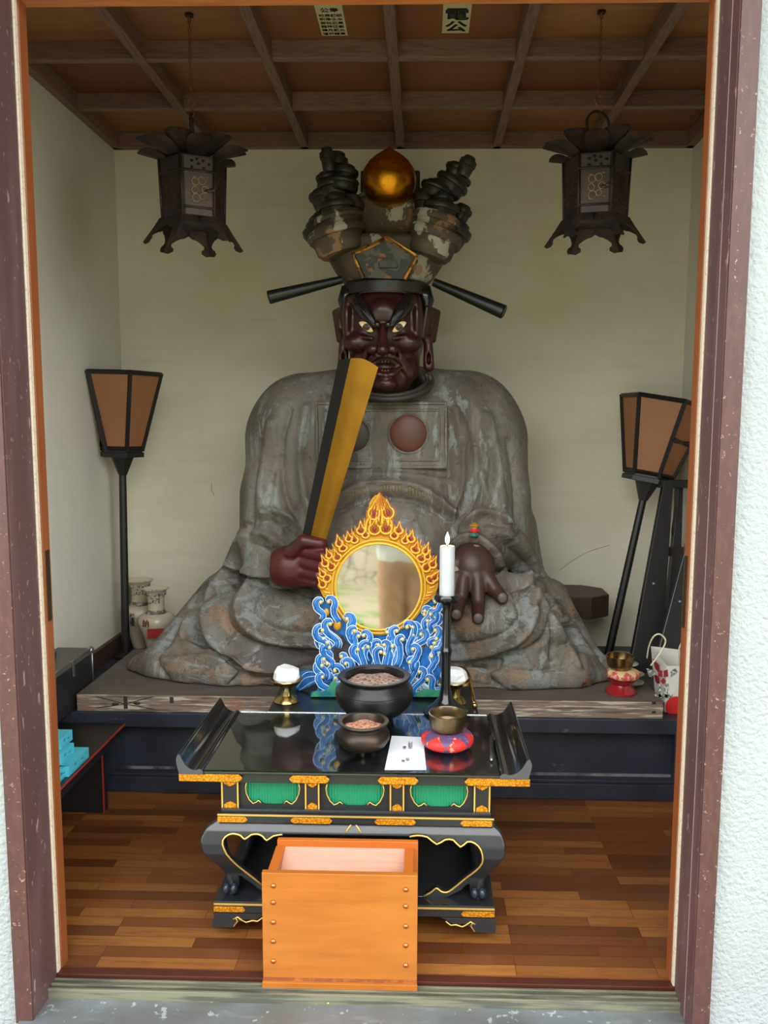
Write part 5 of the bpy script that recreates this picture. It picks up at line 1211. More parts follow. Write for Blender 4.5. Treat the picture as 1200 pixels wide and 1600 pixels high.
for s in (0, 1):
    g = [(485, 1089), (487, 1082), (494, 1079), (504, 1080), (512, 1076), (517, 1066), (524, 1062), (527, 1070), (524, 1080), (532, 1089)] if s == 0 else [(700, 1089), (694, 1080), (680, 1078), (664, 1076), (650, 1082), (646, 1089)]
    MB().prism(g, lambda a, b, t: mp_(a, b, .024-t), 0, .032).build('green_swell', wave_green, wv, bevel=.0015)
curls = [(554, 986, 1), (560, 994, 1), (568, 993, -1), (542, 968, -1), (516, 975, 1), (505, 998, 1), (511, 1004, 1), (515, 1012, 1), (506, 1030, 1), (503, 1040, 1), (511, 1037, -1), (504, 1058, 1), (523, 1048, -1), (524, 1060, -1), (525, 1081, -1), (540, 1037, -1), (533, 1026, -1), (575, 1011, 1), (559, 1015, 1), (567, 1013, 1), (591, 1008, 1), (600, 1008, -1), (613, 1010, -1), (605, 988, -1), (620, 986, 1), (629, 999, 1), (646, 992, -1), (636, 980, -1), (645, 980, -1), (663, 960, -1), (673, 960, -1), (679, 964, -1), (668, 970, -1), (658, 991, -1), (645, 1014, -1), (601, 1022, -1), (595, 1019, 1), (682, 998, -1), (679, 1005, -1), (674, 1011, -1), (674, 1026, -1), (501, 941, 1), (513, 940, -1), (515, 975, 1), (542, 967, -1), (680, 940, -1), (664, 955, -1), (504, 985, 1), (680, 985, -1), (535, 1075, 1), (655, 1050, -1), (668, 1062, -1), (640, 1035, -1), (688, 1070, -1)]
cw = MB()
rn = random.Random(11)
for i, (u, v, s) in enumerate(curls):
    R0 = (10.5, 9, 13, 9.5, 11.5)[i % 5]; o_ = .009+rn.uniform(0, .006); phi = rn.uniform(-.35, .6)
    c0 = np.array([u, v], float); P_ = []
    for t in np.linspace(0, 1, 14):      # spiral out of the drop, over the crest
        a = phi+PI*.05+t*PI*1.15; r_ = R0*(.22+.78*t); P_.append(c0+np.array([s*math.cos(a)*r_*1.0, -math.sin(a)*r_]))
    e_ = P_[-1]; anc = np.array([592+(e_[0]-592)*.82+rn.uniform(-6, 6), min(e_[1]+rn.uniform(24, 44), 1086)])
    if v >= 980 and u < 520: anc = np.array([rn.uniform(508, 518), min(v+rn.uniform(22, 34), 1086)])
    if v >= 984 and u > 662: anc = np.array([rn.uniform(670, 682), min(v+rn.uniform(22, 34), 1086)])
    if v < 972: anc = np.array([e_[0]+(592-u)*.10, e_[1]+rn.uniform(16, 24)])
    tl = bez(e_, e_+np.array([0, 10]), anc-np.array([s*(-9), 14]), anc, 8)[1:]; P_ = P_+tl
    n_ = len(P_); W_ = np.interp(np.linspace(0, 1, n_), [0, .25, .6, 1], [.0024, .0066, .0100, .0085])
    cm = MB(); cm.tube([mp_(p[0], p[1], o_) for p in P_], W_, 8, flat=.45)
    T_ = [P_[min(j+1, n_-1)]-P_[max(j-1, 0)] for j in range(n_)]; N_ = [np.array([-t_[1], t_[0]])/(np.linalg.norm(t_)+1e-6) for t_ in T_]
    cm.m = 1
    for k_, r_ in ((.90, .0013), (-.90, .0010), (.25, .0004)):
        j0 = 0 if abs(k_) > .5 else 5
        cm.tube([mp_(p[0]+n__[0]*w_/mm*k_, p[1]+n__[1]*w_/mm*k_, o_+w_*.45*(1-.6*abs(k_))) for p, n__, w_ in list(zip(P_, N_, W_))[j0:]], r_, 5)
    cm.m = 2; cm.ell(mp_(u, v, o_+.004), (3.3*mm, 2.8*mm, 3.4*mm), n=10)
    cm.build('wave_curl', [blue, wave_white, pale_gold], wv, smooth=True)
# flowing lines of water
for k in range(60):
    u0 = rn.uniform(500, 688); v0 = rn.uniform(985, 1060); 
    if v0 < 1052 and (u0 < 552 or u0 > 652): continue
    L_ = rn.uniform(18, 40); b_ = (592-u0)*rn.uniform(-.10, .12); P_ = bez((u0, v0), (u0+b_+rn.uniform(-8, 8), v0+L_*.3), (u0+b_*1.5+rn.uniform(-8, 8), v0+L_*.7), (u0+b_*2, min(v0+L_, 1087)), 8)
    cw.tube([mp_(p[0], p[1], .0065) for p in P_], .0009, 4)
for k in range(9):
    P_ = [(488+k, 1087-k*.8), (515+k*6, 1083-k*1.2), (560+k*4, 1086-k*3), (620, 1084-k*4), (660-k*2, 1080-k*3), (697-k*2, 1087-k*1)]
    cw.tube([mp_(p[0], p[1], .013 if (p[0] < 525 or p[0] > 650) else .0045) for p in cat(P_, 5)], .0009, 4)
cw.build('wave_crest', wave_white, wv, smooth=True)
for (u, v, a_, b2) in ((527, 977, 7, 9), (510, 957, 5, 7), (665, 975, 7, 7), (678, 952, 5, 6), (668, 982, 4, 4)):
    MB().ell(mp_(u, v, .006), (a_*mm, .006, b2*mm), n=12).build('gold_boss', flame_gold, wv, smooth=True)
# thin rear wave fin showing at the left behind the brass cup
Yf_ = 2.30
fin = MB().prism([(462, 1076), (466, 1062), (470, 1050), (478, 1046), (490, 1048), (497, 1056), (496, 1064), (484, 1073), (468, 1080)], lambda a, b, t: PY(a, b, Yf_+t)*np.array([1, 1, 1]), 0, .012).build('wave_fin', blue, wv, bevel=.0015)
mb = MB()
for q_ in ([(464, 1074), (476, 1060), (494, 1056)], [(468, 1078), (484, 1068), (495, 1062)], [(468, 1060), (478, 1051), (490, 1050)]): mb.tube([PY(a, b, Yf_-.003) for a, b in cat(q_, 4)], .0011, 4)
mb.build('wave_crest', wave_white, fin, smooth=True)

# ------------------------------------------------------------------ hanging lanterns (local build, then placed)
def hang_lantern(label, u, vtop, vbot, Y, rot, rp, ringrot):
    c = PY(u, (vtop+vbot)/2, Y); m_ = mpp(u, (vtop+vbot)/2, Y); H_ = zv(vtop, Y, u)-zv(vbot, Y, u); R_ = rp*m_
    r = thing('hanging_lantern', label, 'lantern', (c[0], c[1], zv(vbot, Y, u)), 'iron lanterns hanging from the ceiling')
    B = np.array([c[0], c[1], zv(vbot, Y, u)])
    def hx(i, rr, z): a = rot+PI/3*i; return B+np.array([rr*math.cos(a), rr*math.sin(a), z])
    bo = MB().add([hx(i, R_*.93, 0) for i in range(6)]+[hx(i, R_, H_) for i in range(6)], [tuple(range(5, -1, -1)), tuple(range(6, 12))]+[(i, (i+1) % 6, 6+(i+1) % 6, 6+i) for i in range(6)]).build('lantern_body', lantern_iron, r, bevel=.002)
    for i in range(6):
        a, b_ = hx(i, R_*.93, 0), hx(i+1, R_*.93, 0); a2, b2 = hx(i, R_, H_), hx(i+1, R_, H_)
        nrm = (a+b_)/2-B; nrm[2] = 0; nrm /= np.linalg.norm(nrm)
        W = lambda s, t, o: (a*(1-s)+b_*s)*(1-t)+(a2*(1-s)+b2*s)*t+nrm*o
        front = nrm[1] < -.86
        pm = lantern_plate if front else lantern_iron
        mb = MB()
        for (t0, t1) in ((.03, .17), (.20, .74), (.77, .97)):
            mb.hexa([W(.07, t0, -.001), W(.93, t0, -.001), W(.93, t0, .003), W(.07, t0, .003), W(.07, t1, -.001), W(.93, t1, -.001), W(.93, t1, .003), W(.07, t1, .003)])
        pl = mb.build('side_panel', pm, bo, bevel=.001, label='paler metal panel' if front else None)
        mb = MB()
        if front:    # raised scroll crest and pierced top panel
            for (s_, t_, rr_) in ((.40, .58, .010), (.60, .60, .010), (.38, .45, .009), (.42, .33, .011), (.62, .36, .008), (.70, .47, .009)):
                mb.tube([W(s_+rr_/R_*math.cos(q_)*1.0, t_+rr_/H_*math.sin(q_), .0045) for q_ in np.linspace(0, 2*PI, 13)[:-1]], .0016, 5, closed=True)
            for (s_, t_) in ((.3, .65), (.3, .27), (.7, .66), (.75, .3)): mb.tube([W(s_, t_, .0045), W(s_+.12, t_, .0045)], .0016, 5)
            mb.build('scroll_crest', M('crest_gold', srgb(150, 122, 84), .45, .6), pl, smooth=True)
            mb = MB()
            for (s_, t_) in ((.3, .90), (.5, .86), (.64, .91), (.82, .87), (.3, .80), (.66, .80), (.46, .93)): mb.ell(W(s_, t_, .0032), (.006, .0015, .004), n=8)
            mb.build('piercing', M('void_black', (.003, .003, .003), .9), pl)
            mb = MB(); mb.ell(W(.92, .47, .006), (.010, .003, .006), n=10).ell(W(.80, .45, .006), (.012, .003, .0045), n=10); mb.build('latch', pm, pl, smooth=True)
        else:
            rn = random.Random(i)
            for k_ in range(26):
                s_, t_ = rn.uniform(.15, .85), rn.uniform(.24, .70); g_ = rn.uniform(.004, .008)
                mb.tube([W(s_+g_/R_*math.cos(q_), t_+g_/H_*math.sin(q_), .0035) for q_ in np.linspace(0, 2*PI, 9)[:-1]], .001, 4, closed=True)
            mb.build('lattice', M('lattice_red', srgb(74, 42, 38), .5, .5), pl, smooth=True)
    mb = MB()
    for i in range(6): mb.tube([hx(i, R_*.95, 0), hx(i, R_*1.02, H_)], .0042, 6)
    for t_ in (.185, .755): mb.tube([hx(i, (R_*.93+(R_*.07)*t_)*1.03, H_*t_) for i in range(6)], .004, 6, closed=True)
    mb.build('corner_bars', lantern_iron, bo, smooth=True)
    # legs: scalloped cloud brackets, folded along the corner
    for i in range(6):
        a0 = rot+PI/3*i; e = np.array([math.cos(a0), math.sin(a0), 0])
        for sg in (-1, 1):
            tdir = np.array([-math.sin(a0+sg*PI/6), math.cos(a0+sg*PI/6), 0])*sg
            pl = [(0, .012), (0, -.018), (.0, -.075), (.014, -.078), (.024, -.070), (.022, -.060), (.014, -.054), (.012, -.046), (.020, -.036), (.030, -.028), (.042, -.024), (.050, -.016), (.052, .012)]
            def fn(a, b, t, e=e, tdir=tdir):
                fl = max(0, -b); return B+e*(R_*.95+.006+fl*.62+max(0, .02-abs(b+.01))*.3)+tdir*(a*R_/.085)+np.array([0, 0, b*.80])+e*t
            if sg == 1: mbL = MB()
            MB_ = MB().prism(pl, fn, 0, .003)
            if sg == -1: keep = MB_
            else:
                b_ = len(keep.v); keep.v += MB_.v; keep.f += [tuple(b_+q_ for q_ in f_) for f_ in MB_.f]; keep.mi += MB_.mi
                keep.build('leg', lantern_iron if i != 99 else lantern_plate, r)
    # petals curling out at the top
    for j in range(2):
        for i in range(6):
            a0 = rot+PI/3*(i+.5*j); e = np.array([math.cos(a0), math.sin(a0), 0]); td = np.array([-math.sin(a0), math.cos(a0), 0])
            L_ = R_*(1.18 if j else 1.10)
            def pf(s, t, th=0.0):
                w_ = math.sin(PI*min(1, t*.90+.10))**.7*R_*(.36 if j else .40); sx_ = (s-.5)*2
                out_ = R_*.55+L_*t*1.05; up_ = H_+.012+.014*math.sin(t*PI*.8)+.026*t**2.5-j*.014
                return B+e*(out_-abs(sx_)*.0)+td*w_*sx_+np.array([0, 0, up_+.018*abs(sx_)**2*math.sin(PI*t)-th])
            mb = MB().grid(lambda s, t: pf(s, t), 9, 10).grid(lambda s, t: pf(s, t, .0022), 9, 10)
            mb.build('petal', lantern_iron, r, smooth=True)
    MB().lathe([(0, -.01), (R_*.75, -.01), (R_*.72, .004), (.040, .018), (.030, .034), (.026, .040), (.030, .044), (.024, .054), (.010, .060), (.006, .072), (0, .076)], B+np.array([0, 0, H_]), 24).build('cap', lantern_iron, r, smooth=True)
    zr = B[2]+H_+.050; rr_ = .036
    rg = B+np.array([0, 0, H_+.060+rr_])
    ex = np.array([math.cos(ringrot), math.sin(ringrot), 0])
    MB().tube([rg+ex*rr_*math.cos(q_)+np.array([0, 0, rr_*math.sin(q_)]) for q_ in np.linspace(0, 2*PI, 33)[:-1]], .0036, 8, closed=True).build('ring', lantern_iron, r, smooth=True)
    top = rg+np.array([0, 0, rr_])
    hk = [top+np.array([.008*math.sin(q_), 0, -.006+.010*(1-math.cos(q_))]) for q_ in np.linspace(-.5, PI, 10)]+[top+np.array([-.006, 0, .022]), top+np.array([-.010, 0, .034]), top+np.array([0, 0, .044]), top+np.array([.010, 0, .034]), top+np.array([.004, 0, .024])]
    MB().tube(cat(hk, 3), .0021, 6).build('hook', copper_dull, r, smooth=True)
    # chain up to the ceiling
    mb = MB(); z = top[2]+.040; kk = 0
    while z < ZP-.004:
        ax_ = np.array([1, 0, 0]) if kk % 2 else np.array([0, 1, 0])
        mb.tube([np.array([B[0], B[1], z+.0075])+ax_*.0034*math.cos(q_)+np.array([0, 0, .0085*math.sin(q_)]) for q_ in np.linspace(0, 2*PI, 11)[:-1]], .0015, 5, closed=True)
        z += .0135; kk += 1
    ch = mb.build('chain', copper_dull, r, smooth=True)
    MB().lathe([(0, 0), (.012, 0), (.012, .006), (0, .006)], (B[0], B[1], ZP-.006), 16).build('ceiling_eye', lantern_iron, r)
    return r
YL1 = float(PZ(295, 22, ZP)[1])
hang_lantern('dark iron hexagonal lantern hanging at the left, its ring seen edge-on', 302, 255, 352, YL1, math.radians(-94), 50, math.radians(100))
hang_lantern('dark iron hexagonal lantern hanging at the right, its round ring seen open', 931, 251, 348, YL1, math.radians(-73), 50, math.radians(20))

# ------------------------------------------------------------------ lamps on poles
def pole_lamp(label, ptop, pbot, Rt, Rb, Hs, rot, shade_rot, extra=None):
    """ptop: centre of the shade's underside, pbot: foot of the pole"""
    ptop = np.array(ptop); pbot = np.array(pbot); ax_ = (ptop-pbot)/np.linalg.norm(ptop-pbot)
    r = thing('standing_lamp', label, 'lamp', pbot, 'paper-shaded pole lamps')
    e1 = np.cross(ax_, [0, 1, 0]); e1 /= np.linalg.norm(e1); e2 = np.cross(ax_, e1)
    if e1[0] < 0: e1 = -e1
    if e2[1] < 0: e2 = -e2
    def W(rr, a, h): return ptop+ax_*h+e1*rr*math.cos(a)+e2*rr*math.sin(a)
    MB().tube([pbot, pbot+(ptop-pbot)*.55, ptop-ax_*.08], [.0165, .0155, .0145], 8).build('pole', black_wood, r, bevel=.001)
    MB().add([W(.016, rot+PI/3*i, -.085) for i in range(6)]+[W(.045, rot+PI/3*i, -.012) for i in range(6)], [tuple(range(5, -1, -1)), tuple(range(6, 12))]+[(i, (i+1) % 6, 6+(i+1) % 6, 6+i) for i in range(6)]).build('collar', black_wood, r)
    mb = MB()
    for (ra, h0, h1) in ((Rb*1.10, -.014, 0.004), (Rb*1.02, 0.004, .018)):
        mb.add([W(ra, rot+PI/3*i, h0) for i in range(6)]+[W(ra, rot+PI/3*i, h1) for i in range(6)], [tuple(range(5, -1, -1)), tuple(range(6, 12))]+[(i, (i+1) % 6, 6+(i+1) % 6, 6+i) for i in range(6)])
    mb.build('shade_base', black_wood, r, bevel=.001)
    mb = MB()
    for i in range(6): mb.tube([W(Rb*1.0, rot+PI/3*i, .01), W(Rt, rot+PI/3*i, Hs)], .0085, 4)
    mb.tube([W(Rt*1.01, rot+PI/3*i, Hs) for i in range(6)], .0085, 4, closed=True); mb.tube([W(Rb*1.02, rot+PI/3*i, .02) for i in range(6)], .008, 4, closed=True)
    fr_ = mb.build('shade_frame', black_wood, r)
    for i in range(6):
        a0, a1 = rot+PI/3*i, rot+PI/3*(i+1)
        MB().add([W(Rb*.97, a0, .015), W(Rb*.97, a1, .015), W(Rt*.985, a1, Hs-.004), W(Rt*.985, a0, Hs-.004), W(Rb*.95, a0, .015), W(Rb*.95, a1, .015), W(Rt*.965, a1, Hs-.004), W(Rt*.965, a0, Hs-.004)], [(0, 1, 2, 3), (7, 6, 5, 4), (0, 4, 5, 1), (2, 6, 7, 3)]).build('paper_panel', cream_shade, r)
    if extra is not None:
        i = extra; a0, a1 = rot+PI/3*i, rot+PI/3*(i+1); rr_ = Rb+(Rt-Rb)*.52
        A = W(rr_, a0, Hs*.52); B_ = W(rr_, a1, Hs*.52); MB().tube([A, A*.7+B_*.3, A*.5+B_*.5, A*.3+B_*.7, B_], [.011, .008, .005, .008, .011], 6).build('crossbar', black_wood, r)
    MB().lathe([(.05, 0), (.05, .012), (.02, .02), (0, .02)], (pbot[0], pbot[1], pbot[2]), 20).build('foot', black_wood, r)
    return r
Yl = 3.06
p0 = PY(191, 708, Yl); pb = PY(197, 1035, Yl); pb[2] = .27
ml_ = mpp(190, 650, Yl)
pole_lamp('black pole lamp with flared brown paper shade standing upright in the left corner', p0, pb, 62*ml_, 31*ml_, zv(584, Yl, 190)-zv(708, Yl, 190), math.radians(-57), 0)
Yl2 = 2.98
p0 = PY(1012, 748, Yl2+.09); pb = PY(948, 1020, Yl2+.07); pb[2] = .27
pole_lamp('black pole lamp leaning to the right, its brown paper shade near the right wall', p0, pb, 66*ml_, 36*ml_, .295, math.radians(-81), 0, extra=0)

# ------------------------------------------------------------------ vases
def vase(label, u, vr, Y, ruu, group, chars, ccol):
    m_ = mpp(u, vr, Y); x = xu(u, Y, vr); zt = zv(vr, Y, u); k = ruu*m_; z0 = .27; Hh = zt-z0
    r = thing('porcelain_vase', label, 'vase', (x, Y, z0), group)
    pr = [(0, 0), (.62, 0), (.68, .02), (1.0, .28), (1.36, .47), (1.40, .54), (1.24, .60), (.74, .64), (.64, .665), (.60, .78), (.64, .90), (.82, .965), (1.0, .995), (1.0, 1.0), (.90, .995), (.60, .90), (.52, .78), (0, .76)]
    P_ = cat([np.array([a*k, b*Hh]) for a, b in pr[1:14]], 3)
    prof = [(0, 0)]+[tuple(p) for p in P_]+[(a*k, b*Hh) for a, b in pr[14:]]
    bo = MB().lathe(prof, (x, Y, z0), 40).build('body', vase_m, r, smooth=True)
    MB().lathe([(.82*k, .628*Hh), (.77*k, .645*Hh), (.67*k, .67*Hh), (.65*k, .69*Hh)], (x, Y, z0), 40).build('collar_band', vase_pat, r, smooth=True)
    mb = MB()
    for i in range(14):
        a = 2*PI*i/14
        mb.ell((x+.70*k*math.cos(a), Y+.70*k*math.sin(a), z0+.925*Hh), (.006, .006, .008), n=8)
    rn = random.Random(2)
    for i in range(40):
        a = -PI/2+rn.uniform(-.8, .8); z_ = rn.uniform(.79, .88); mb.ell((x+.615*k*math.cos(a), Y+.615*k*math.sin(a), z0+z_*Hh), (.0028, .002, .0028), n=6)
    mb.build('painted_pattern', vase_pat, bo, smooth=True)
    for ch, du, dz, sz, mt in chars:
        a = -PI/2+du; rr_ = 1.40*k
        text('inscription', ch, sz, mt, (x+rr_*math.cos(a), Y+rr_*math.sin(a), z0+dz*Hh), (-math.sin(a), math.cos(a), 0), (0, 0, 1), bo, .002)
    return r, x, k, Hh
ink_red = M('ink_red', srgb(120, 60, 50), .6)
vase('tall cream porcelain vase farther back, beside the left pole lamp', 218, 906, 3.21, 20.5, 'cream porcelain vases', [('松', -.1, .52, .022, ink), ('本', -.1, .46, .022, ink), ('家', -.1, .40, .022, ink)], None)
r_, x_, k_, H_ = vase('cream porcelain vase in front, with red inscription and floral neck', 243, 919, 3.09, 20.5, 'cream porcelain vases', [('納', -.25, .53, .032, ink_red)], None)
MB().box(x_-.012, x_+.05, 3.09-1.43*k_, 3.09-1.2*k_, .27+.33*H_, .27+.46*H_).build('red_label', red_line, r_)

# ------------------------------------------------------------------ black equipment case, left of the plinth
cz1 = float(PXx(143, 1012, -1.12)[2]); ca = thing('equipment_case', 'black hard equipment case with metal corners against the left wall', 'case', (-1.18, 2.6, .27))
Y0c = float(PXx(60, 1060, -1.12)[1]); Y1c = float(PXx(143, 1012, -1.12)[1])
MB().box(-1.238, -1.12, 2.30, Y1c, .27, cz1-.02).build('case_body', case_m, ca, bevel=.004)
lid = MB().box(-1.238, -1.118, 2.298, Y1c+.002, cz1-.02, cz1).build('lid', case_top, ca, bevel=.004)
mb = MB(); mb.ell((-1.122, Y1c-.004, cz1-.006), .012, n=12); mb.tube([(-1.119, 2.30, cz1-.001), (-1.119, Y1c, cz1-.001)], .003, 6).tube([(-1.119, Y1c, cz1), (-1.119, Y1c, .30)], .003, 6)
mb.build('metal_corner', metal_l, ca, smooth=True)
MB().box(-1.117, -1.112, 2.46, 2.47, cz1-.05, cz1+.002).build('clasp', metal_l, ca)
MB().tube([(-1.19, 2.42, cz1), (-1.19, 2.42, cz1+.02), (-1.19, 2.50, cz1+.02), (-1.19, 2.50, cz1)], .005, 8).build('handle', metal_l, ca, smooth=True)

# ------------------------------------------------------------------ side table with red edges and teal boxes, lower left
Pe1 = PZ(195, 1130, .30); XT = float(Pe1[0]); YT1 = min(float(Pe1[1]), 2.44)
# find the height at which the rear edge meets the dais front
for z_ in np.linspace(.2, .5, 61):
    p = PZ(195, 1130, z_)
    if p[1] < 2.435: break
ZS = float(z_); XT = float(p[0]); YT1 = float(p[1])
sd = thing('side_table', 'low black side table with red edges, lower left behind the door jamb', 'table', (XT-.15, 2.1, 0))
MB().box(XL+.005, XT, 1.70, YT1, ZS-.03, ZS).build('top', M('side_black', (.014, .012, .012), .32), sd, bevel=.001)
MB().box(XT-.0005, XT+.0008, 1.70, YT1, ZS-.006, ZS+.0006).build('red_edge', red_line, sd)
pl_ = PZ(163, 1270, 0.0)
xl_ = float(pl_[0]); yl_ = float(pl_[1])
MB().box(XL+.02, xl_, yl_, yl_+.03, 0, ZS-.03).build('leg', black_wood, sd)
MB().box(xl_-.002, xl_+.001, yl_-.001, yl_+.004, 0, ZS-.03).build('red_edge', red_line, sd)
def teal_box(label, u0, v0, u1, v1, yb_, z0, hh, dep, tilt=0):
    """front-right bottom corner at pixel (u1, v1)"""
    x1 = xu(u1, yb_, v1); x0 = x1-.075
    r = thing('teal_box', label, 'box', (x1-.04, yb_+dep/2, z0), 'teal paper boxes on the side table')
    MB().box(x0, x1, yb_, yb_+dep, z0, z0+hh).build('carton', teal, r, bevel=.0008)
    MB().box(x0, x1+.0012, yb_-.001, yb_+dep, z0+hh*.68, z0+hh+.001).build('lid', teal, r, bevel=.0008)
    text('print', '18', hh*.30, teal_d, (x1+.0018, yb_+dep*.30, z0+hh*.60), (0, 1, 0), (0, 0, 1), r, .0003)
    text('print', 'ﾏﾛﾝ', hh*.16, teal_d, (x1+.0018, yb_+dep*.62, z0+hh*.42), (0, 1, 0), (0, 0, 1), r, .0003)
    MB().box(x1+.0005, x1+.0016, yb_+dep*.15, yb_+dep*.8, z0+hh*.20, z0+hh*.22).build('print_line', teal_d, r)
for i, (lab, u1, v1, lvl) in enumerate((('teal paper box nearest the door jamb, at the front of the pile', 113, 1186, 0), ('teal paper box lying behind the stack, farthest right', 138, 1178, 0), ('teal paper box in the middle of the left stack', 112, 1160, 1), ('teal paper box on top of the left stack', 111, 1132, 2))):
    pass
b1 = PZ(113, 1200, ZS+.0)
hbx = .030
def tb_at(label, u, v, lvl, dep=.11):
    z0 = ZS+lvl*hbx
    p = PZ(u, v, z0); x1 = float(p[0]); y0 = float(p[1])
    r = thing('teal_box', label, 'box', (x1-.04, y0+dep/2, z0), 'teal paper boxes on the side table')
    MB().box(x1-.08, x1, y0, y0+dep, z0, z0+hbx-.001).build('carton', teal, r, bevel=.0008)
    text('print', '18', hbx*.42, teal_d, (x1+.0006, y0+dep*.30, z0+hbx*.62), (0, 1, 0), (0, 0, 1), r, .0003)
    text('print', 'マロン', hbx*.2, teal_d, (x1+.0006, y0+dep*.66, z0+hbx*.5), (0, 1, 0), (0, 0, 1), r, .0003)
    MB().box(x1-.0005, x1+.0008, y0+dep*.15, y0+dep*.8, z0+hbx*.18, z0+hbx*.20).build('print_line', teal_d, r)
tb_at('teal paper box lying flat at the right of the stack', 108, 1214, 0, .13)
tb_at('teal paper box at the bottom front of the left stack', 92, 1224, 0, .045)
tb_at('teal paper box in the middle of the left stack', 95, 1196, 1, .085)
tb_at('teal paper box on top of the left stack', 95, 1172, 2, .075)

# ------------------------------------------------------------------ dark wooden stool behind the right knee
ys = 3.10; tp = zv(930, ys, 900)
stl = thing('wooden_stool', 'dark brown wooden stool with a thick faceted top behind the right knee of the statue', 'stool', (xu(885, ys, 930), ys, .27))
xa = xu(856, ys, 930); xb_ = xu(948, ys, 930); xm = xu(928, ys, 930); zt_ = zv(925, ys, 900)
pl = [(xa, ys-.10), (xm-.03, ys-.10), (xb_, ys-.04), (xb_, ys+.08), (xm-.02, ys+.14), (xa, ys+.14)]
MB().prism(pl, lambda a, b, t: np.array([a, b, t]), zt_-.085, zt_).build('stool_top', brown_wood, stl, bevel=.002)
for (x, y) in ((xa+.04, ys-.06), (xm-.08, ys-.04), (xm-.08, ys+.08), (xa+.04, ys+.08)): MB().box(x-.02, x+.02, y-.02, y+.02, .27, zt_-.085).build('leg', brown_wood, stl, bevel=.002)

# ------------------------------------------------------------------ small bell set on the plinth
yb_ = float(PZ(970, 1082, ZPL)[1]); 
x = xu(970, yb_, 1080); m_ = mpp(970, 1080, yb_)
kz = lambda v: ZPL+.0015+(1082-v)*m_*1.06
MB_ = MB().lathe([(0, kz(1082)), (24*m_, kz(1082)), (24*m_, kz(1079)), (17*m_, kz(1072)), (15*m_, kz(1069)), (21*m_, kz(1063)), (22.5*m_, kz(1061)), (21*m_, kz(1061)), (0, kz(1063))], (x, yb_, 0), 40)
o = link('bell_stand', MB_.mesh(), red_lacquer); me = o.data; me.polygons.foreach_set('use_smooth', [True]*len(me.polygons)); me.set_sharp_from_angle(angle=.7); setp(o, 'small glossy red waisted stand on the right corner of the plinth', 'stand')
zc0 = kz(1062)
cushion('bell_cushion', 'small cream cushion with red patches on the red stand, plinth right corner', 970, yb_, zc0, 25.5, 17*m_, (M('patch_red', srgb(200, 84, 80), .6, layers=[dict(s=90, c=srgb(226, 170, 150), lo=.55, hi=.58)]), cream_cloth), sectors=7, phase=.2)
zb0 = zc0+16.4*m_
t = thing('bell_bowl', 'small golden brass bell bowl on the cream and red cushion, plinth right corner', 'bell', (x, yb_, zb0))
MB().lathe([(0, 0), (14*m_, 0), (18.5*m_, 4*m_), (20.5*m_, 11*m_), (21*m_, 19*m_), (21.3*m_, 21*m_), (20*m_, 21*m_), (19.5*m_, 12*m_), (15*m_, 3*m_), (0, 2*m_)], (x-3*m_, yb_, zb0), 40).build('bowl', M('brass_bowl', srgb(150, 128, 82), .28, 1.0, layers=[dict(s=24, c=srgb(104, 84, 50), lo=.45, hi=.65, a=.8)]), t, auto=40)

# ------------------------------------------------------------------ paper bag, dishes, ball
bg_ = thing('paper_bag', 'white patterned paper carrier bag with cord handles beside the plinth, near the right jamb', 'bag', (.88, 2.6, .27))
bx0, bx1 = .775, .93; by0 = 2.52; by1 = 2.62
bz1 = zv(1040, by0, 1030)
mb = MB()
Q = [(bx0+.012, by0, .272), (bx1, by0, .272), (bx1, by1, .272), (bx0+.012, by1, .272)]; T_ = [(bx0+.012, by0-.004, bz1), (bx1, by0, bz1-.002), (bx1, by1+.02, bz1+.012), (bx0-.005, by1+.02, bz1+.03)]
mb.add(Q+T_+[(a+.002*(1 if i in (0, 3) else -1), b+.002*(1 if i < 2 else -1), c-.0001) for i, (a, b, c) in enumerate(T_)]+[(a+.002*(1 if i in (0, 3) else -1), b+.002*(1 if i < 2 else -1), c+.01) for i, (a, b, c) in enumerate(Q)],
       [(3, 2, 1, 0), (0, 1, 5, 4), (1, 2, 6, 5), (2, 3, 7, 6), (3, 0, 4, 7), (4, 5, 9, 8), (5, 6, 10, 9), (6, 7, 11, 10), (7, 4, 8, 11), (8, 9, 13, 12), (9, 10, 14, 13), (10, 11, 15, 14), (11, 8, 12, 15)])
bb = mb.build('bag_body', bag_m, bg_)
def onbag(u, v): return PY(u, v, by0-.0045)
def quad(mb, pts, th=.0006):
    P_ = [onbag(*p) for p in pts]; mb.hexa(P_+[p+np.array([0, -th, 0]) for p in P_]) if len(P_) == 4 else None
mr_b, mg_b = MB(), MB()
ox, oy = 1036, 1052
for s in (-1, 1):
    X = lambda d: ox+s*d
    quad(mr_b, [(X(1), oy-4), (X(7), oy-6), (X(8), oy+5), (X(1), oy+6)]); 
    quad(mg_b, [(X(26), oy-8), (X(13), oy-4), (X(10), oy+2), (X(22), oy+6)]) if s < 0 else quad(mg_b, [(X(12), oy-4), (X(20), oy-8), (X(22), oy-2), (X(12), oy+6)])
    quad(mg_b, [(X(2), oy+17), (X(8), oy+16), (X(7), oy+38), (X(1), oy+36)]); quad(mg_b, [(X(3), oy+33), (X(15), oy+33), (X(10), oy+39), (X(2), oy+38)])
quad(mr_b, [(ox, oy+7), (ox+4, oy+12), (ox, oy+18), (ox-4, oy+12)])
quad(mg_b, [(ox-3, oy+40), (ox+3, oy+40), (ox+3, oy+45), (ox-2, oy+46)])
mr_b.build('print_red', bag_red, bb); mg_b.build('print_grey', bag_grey, bb)
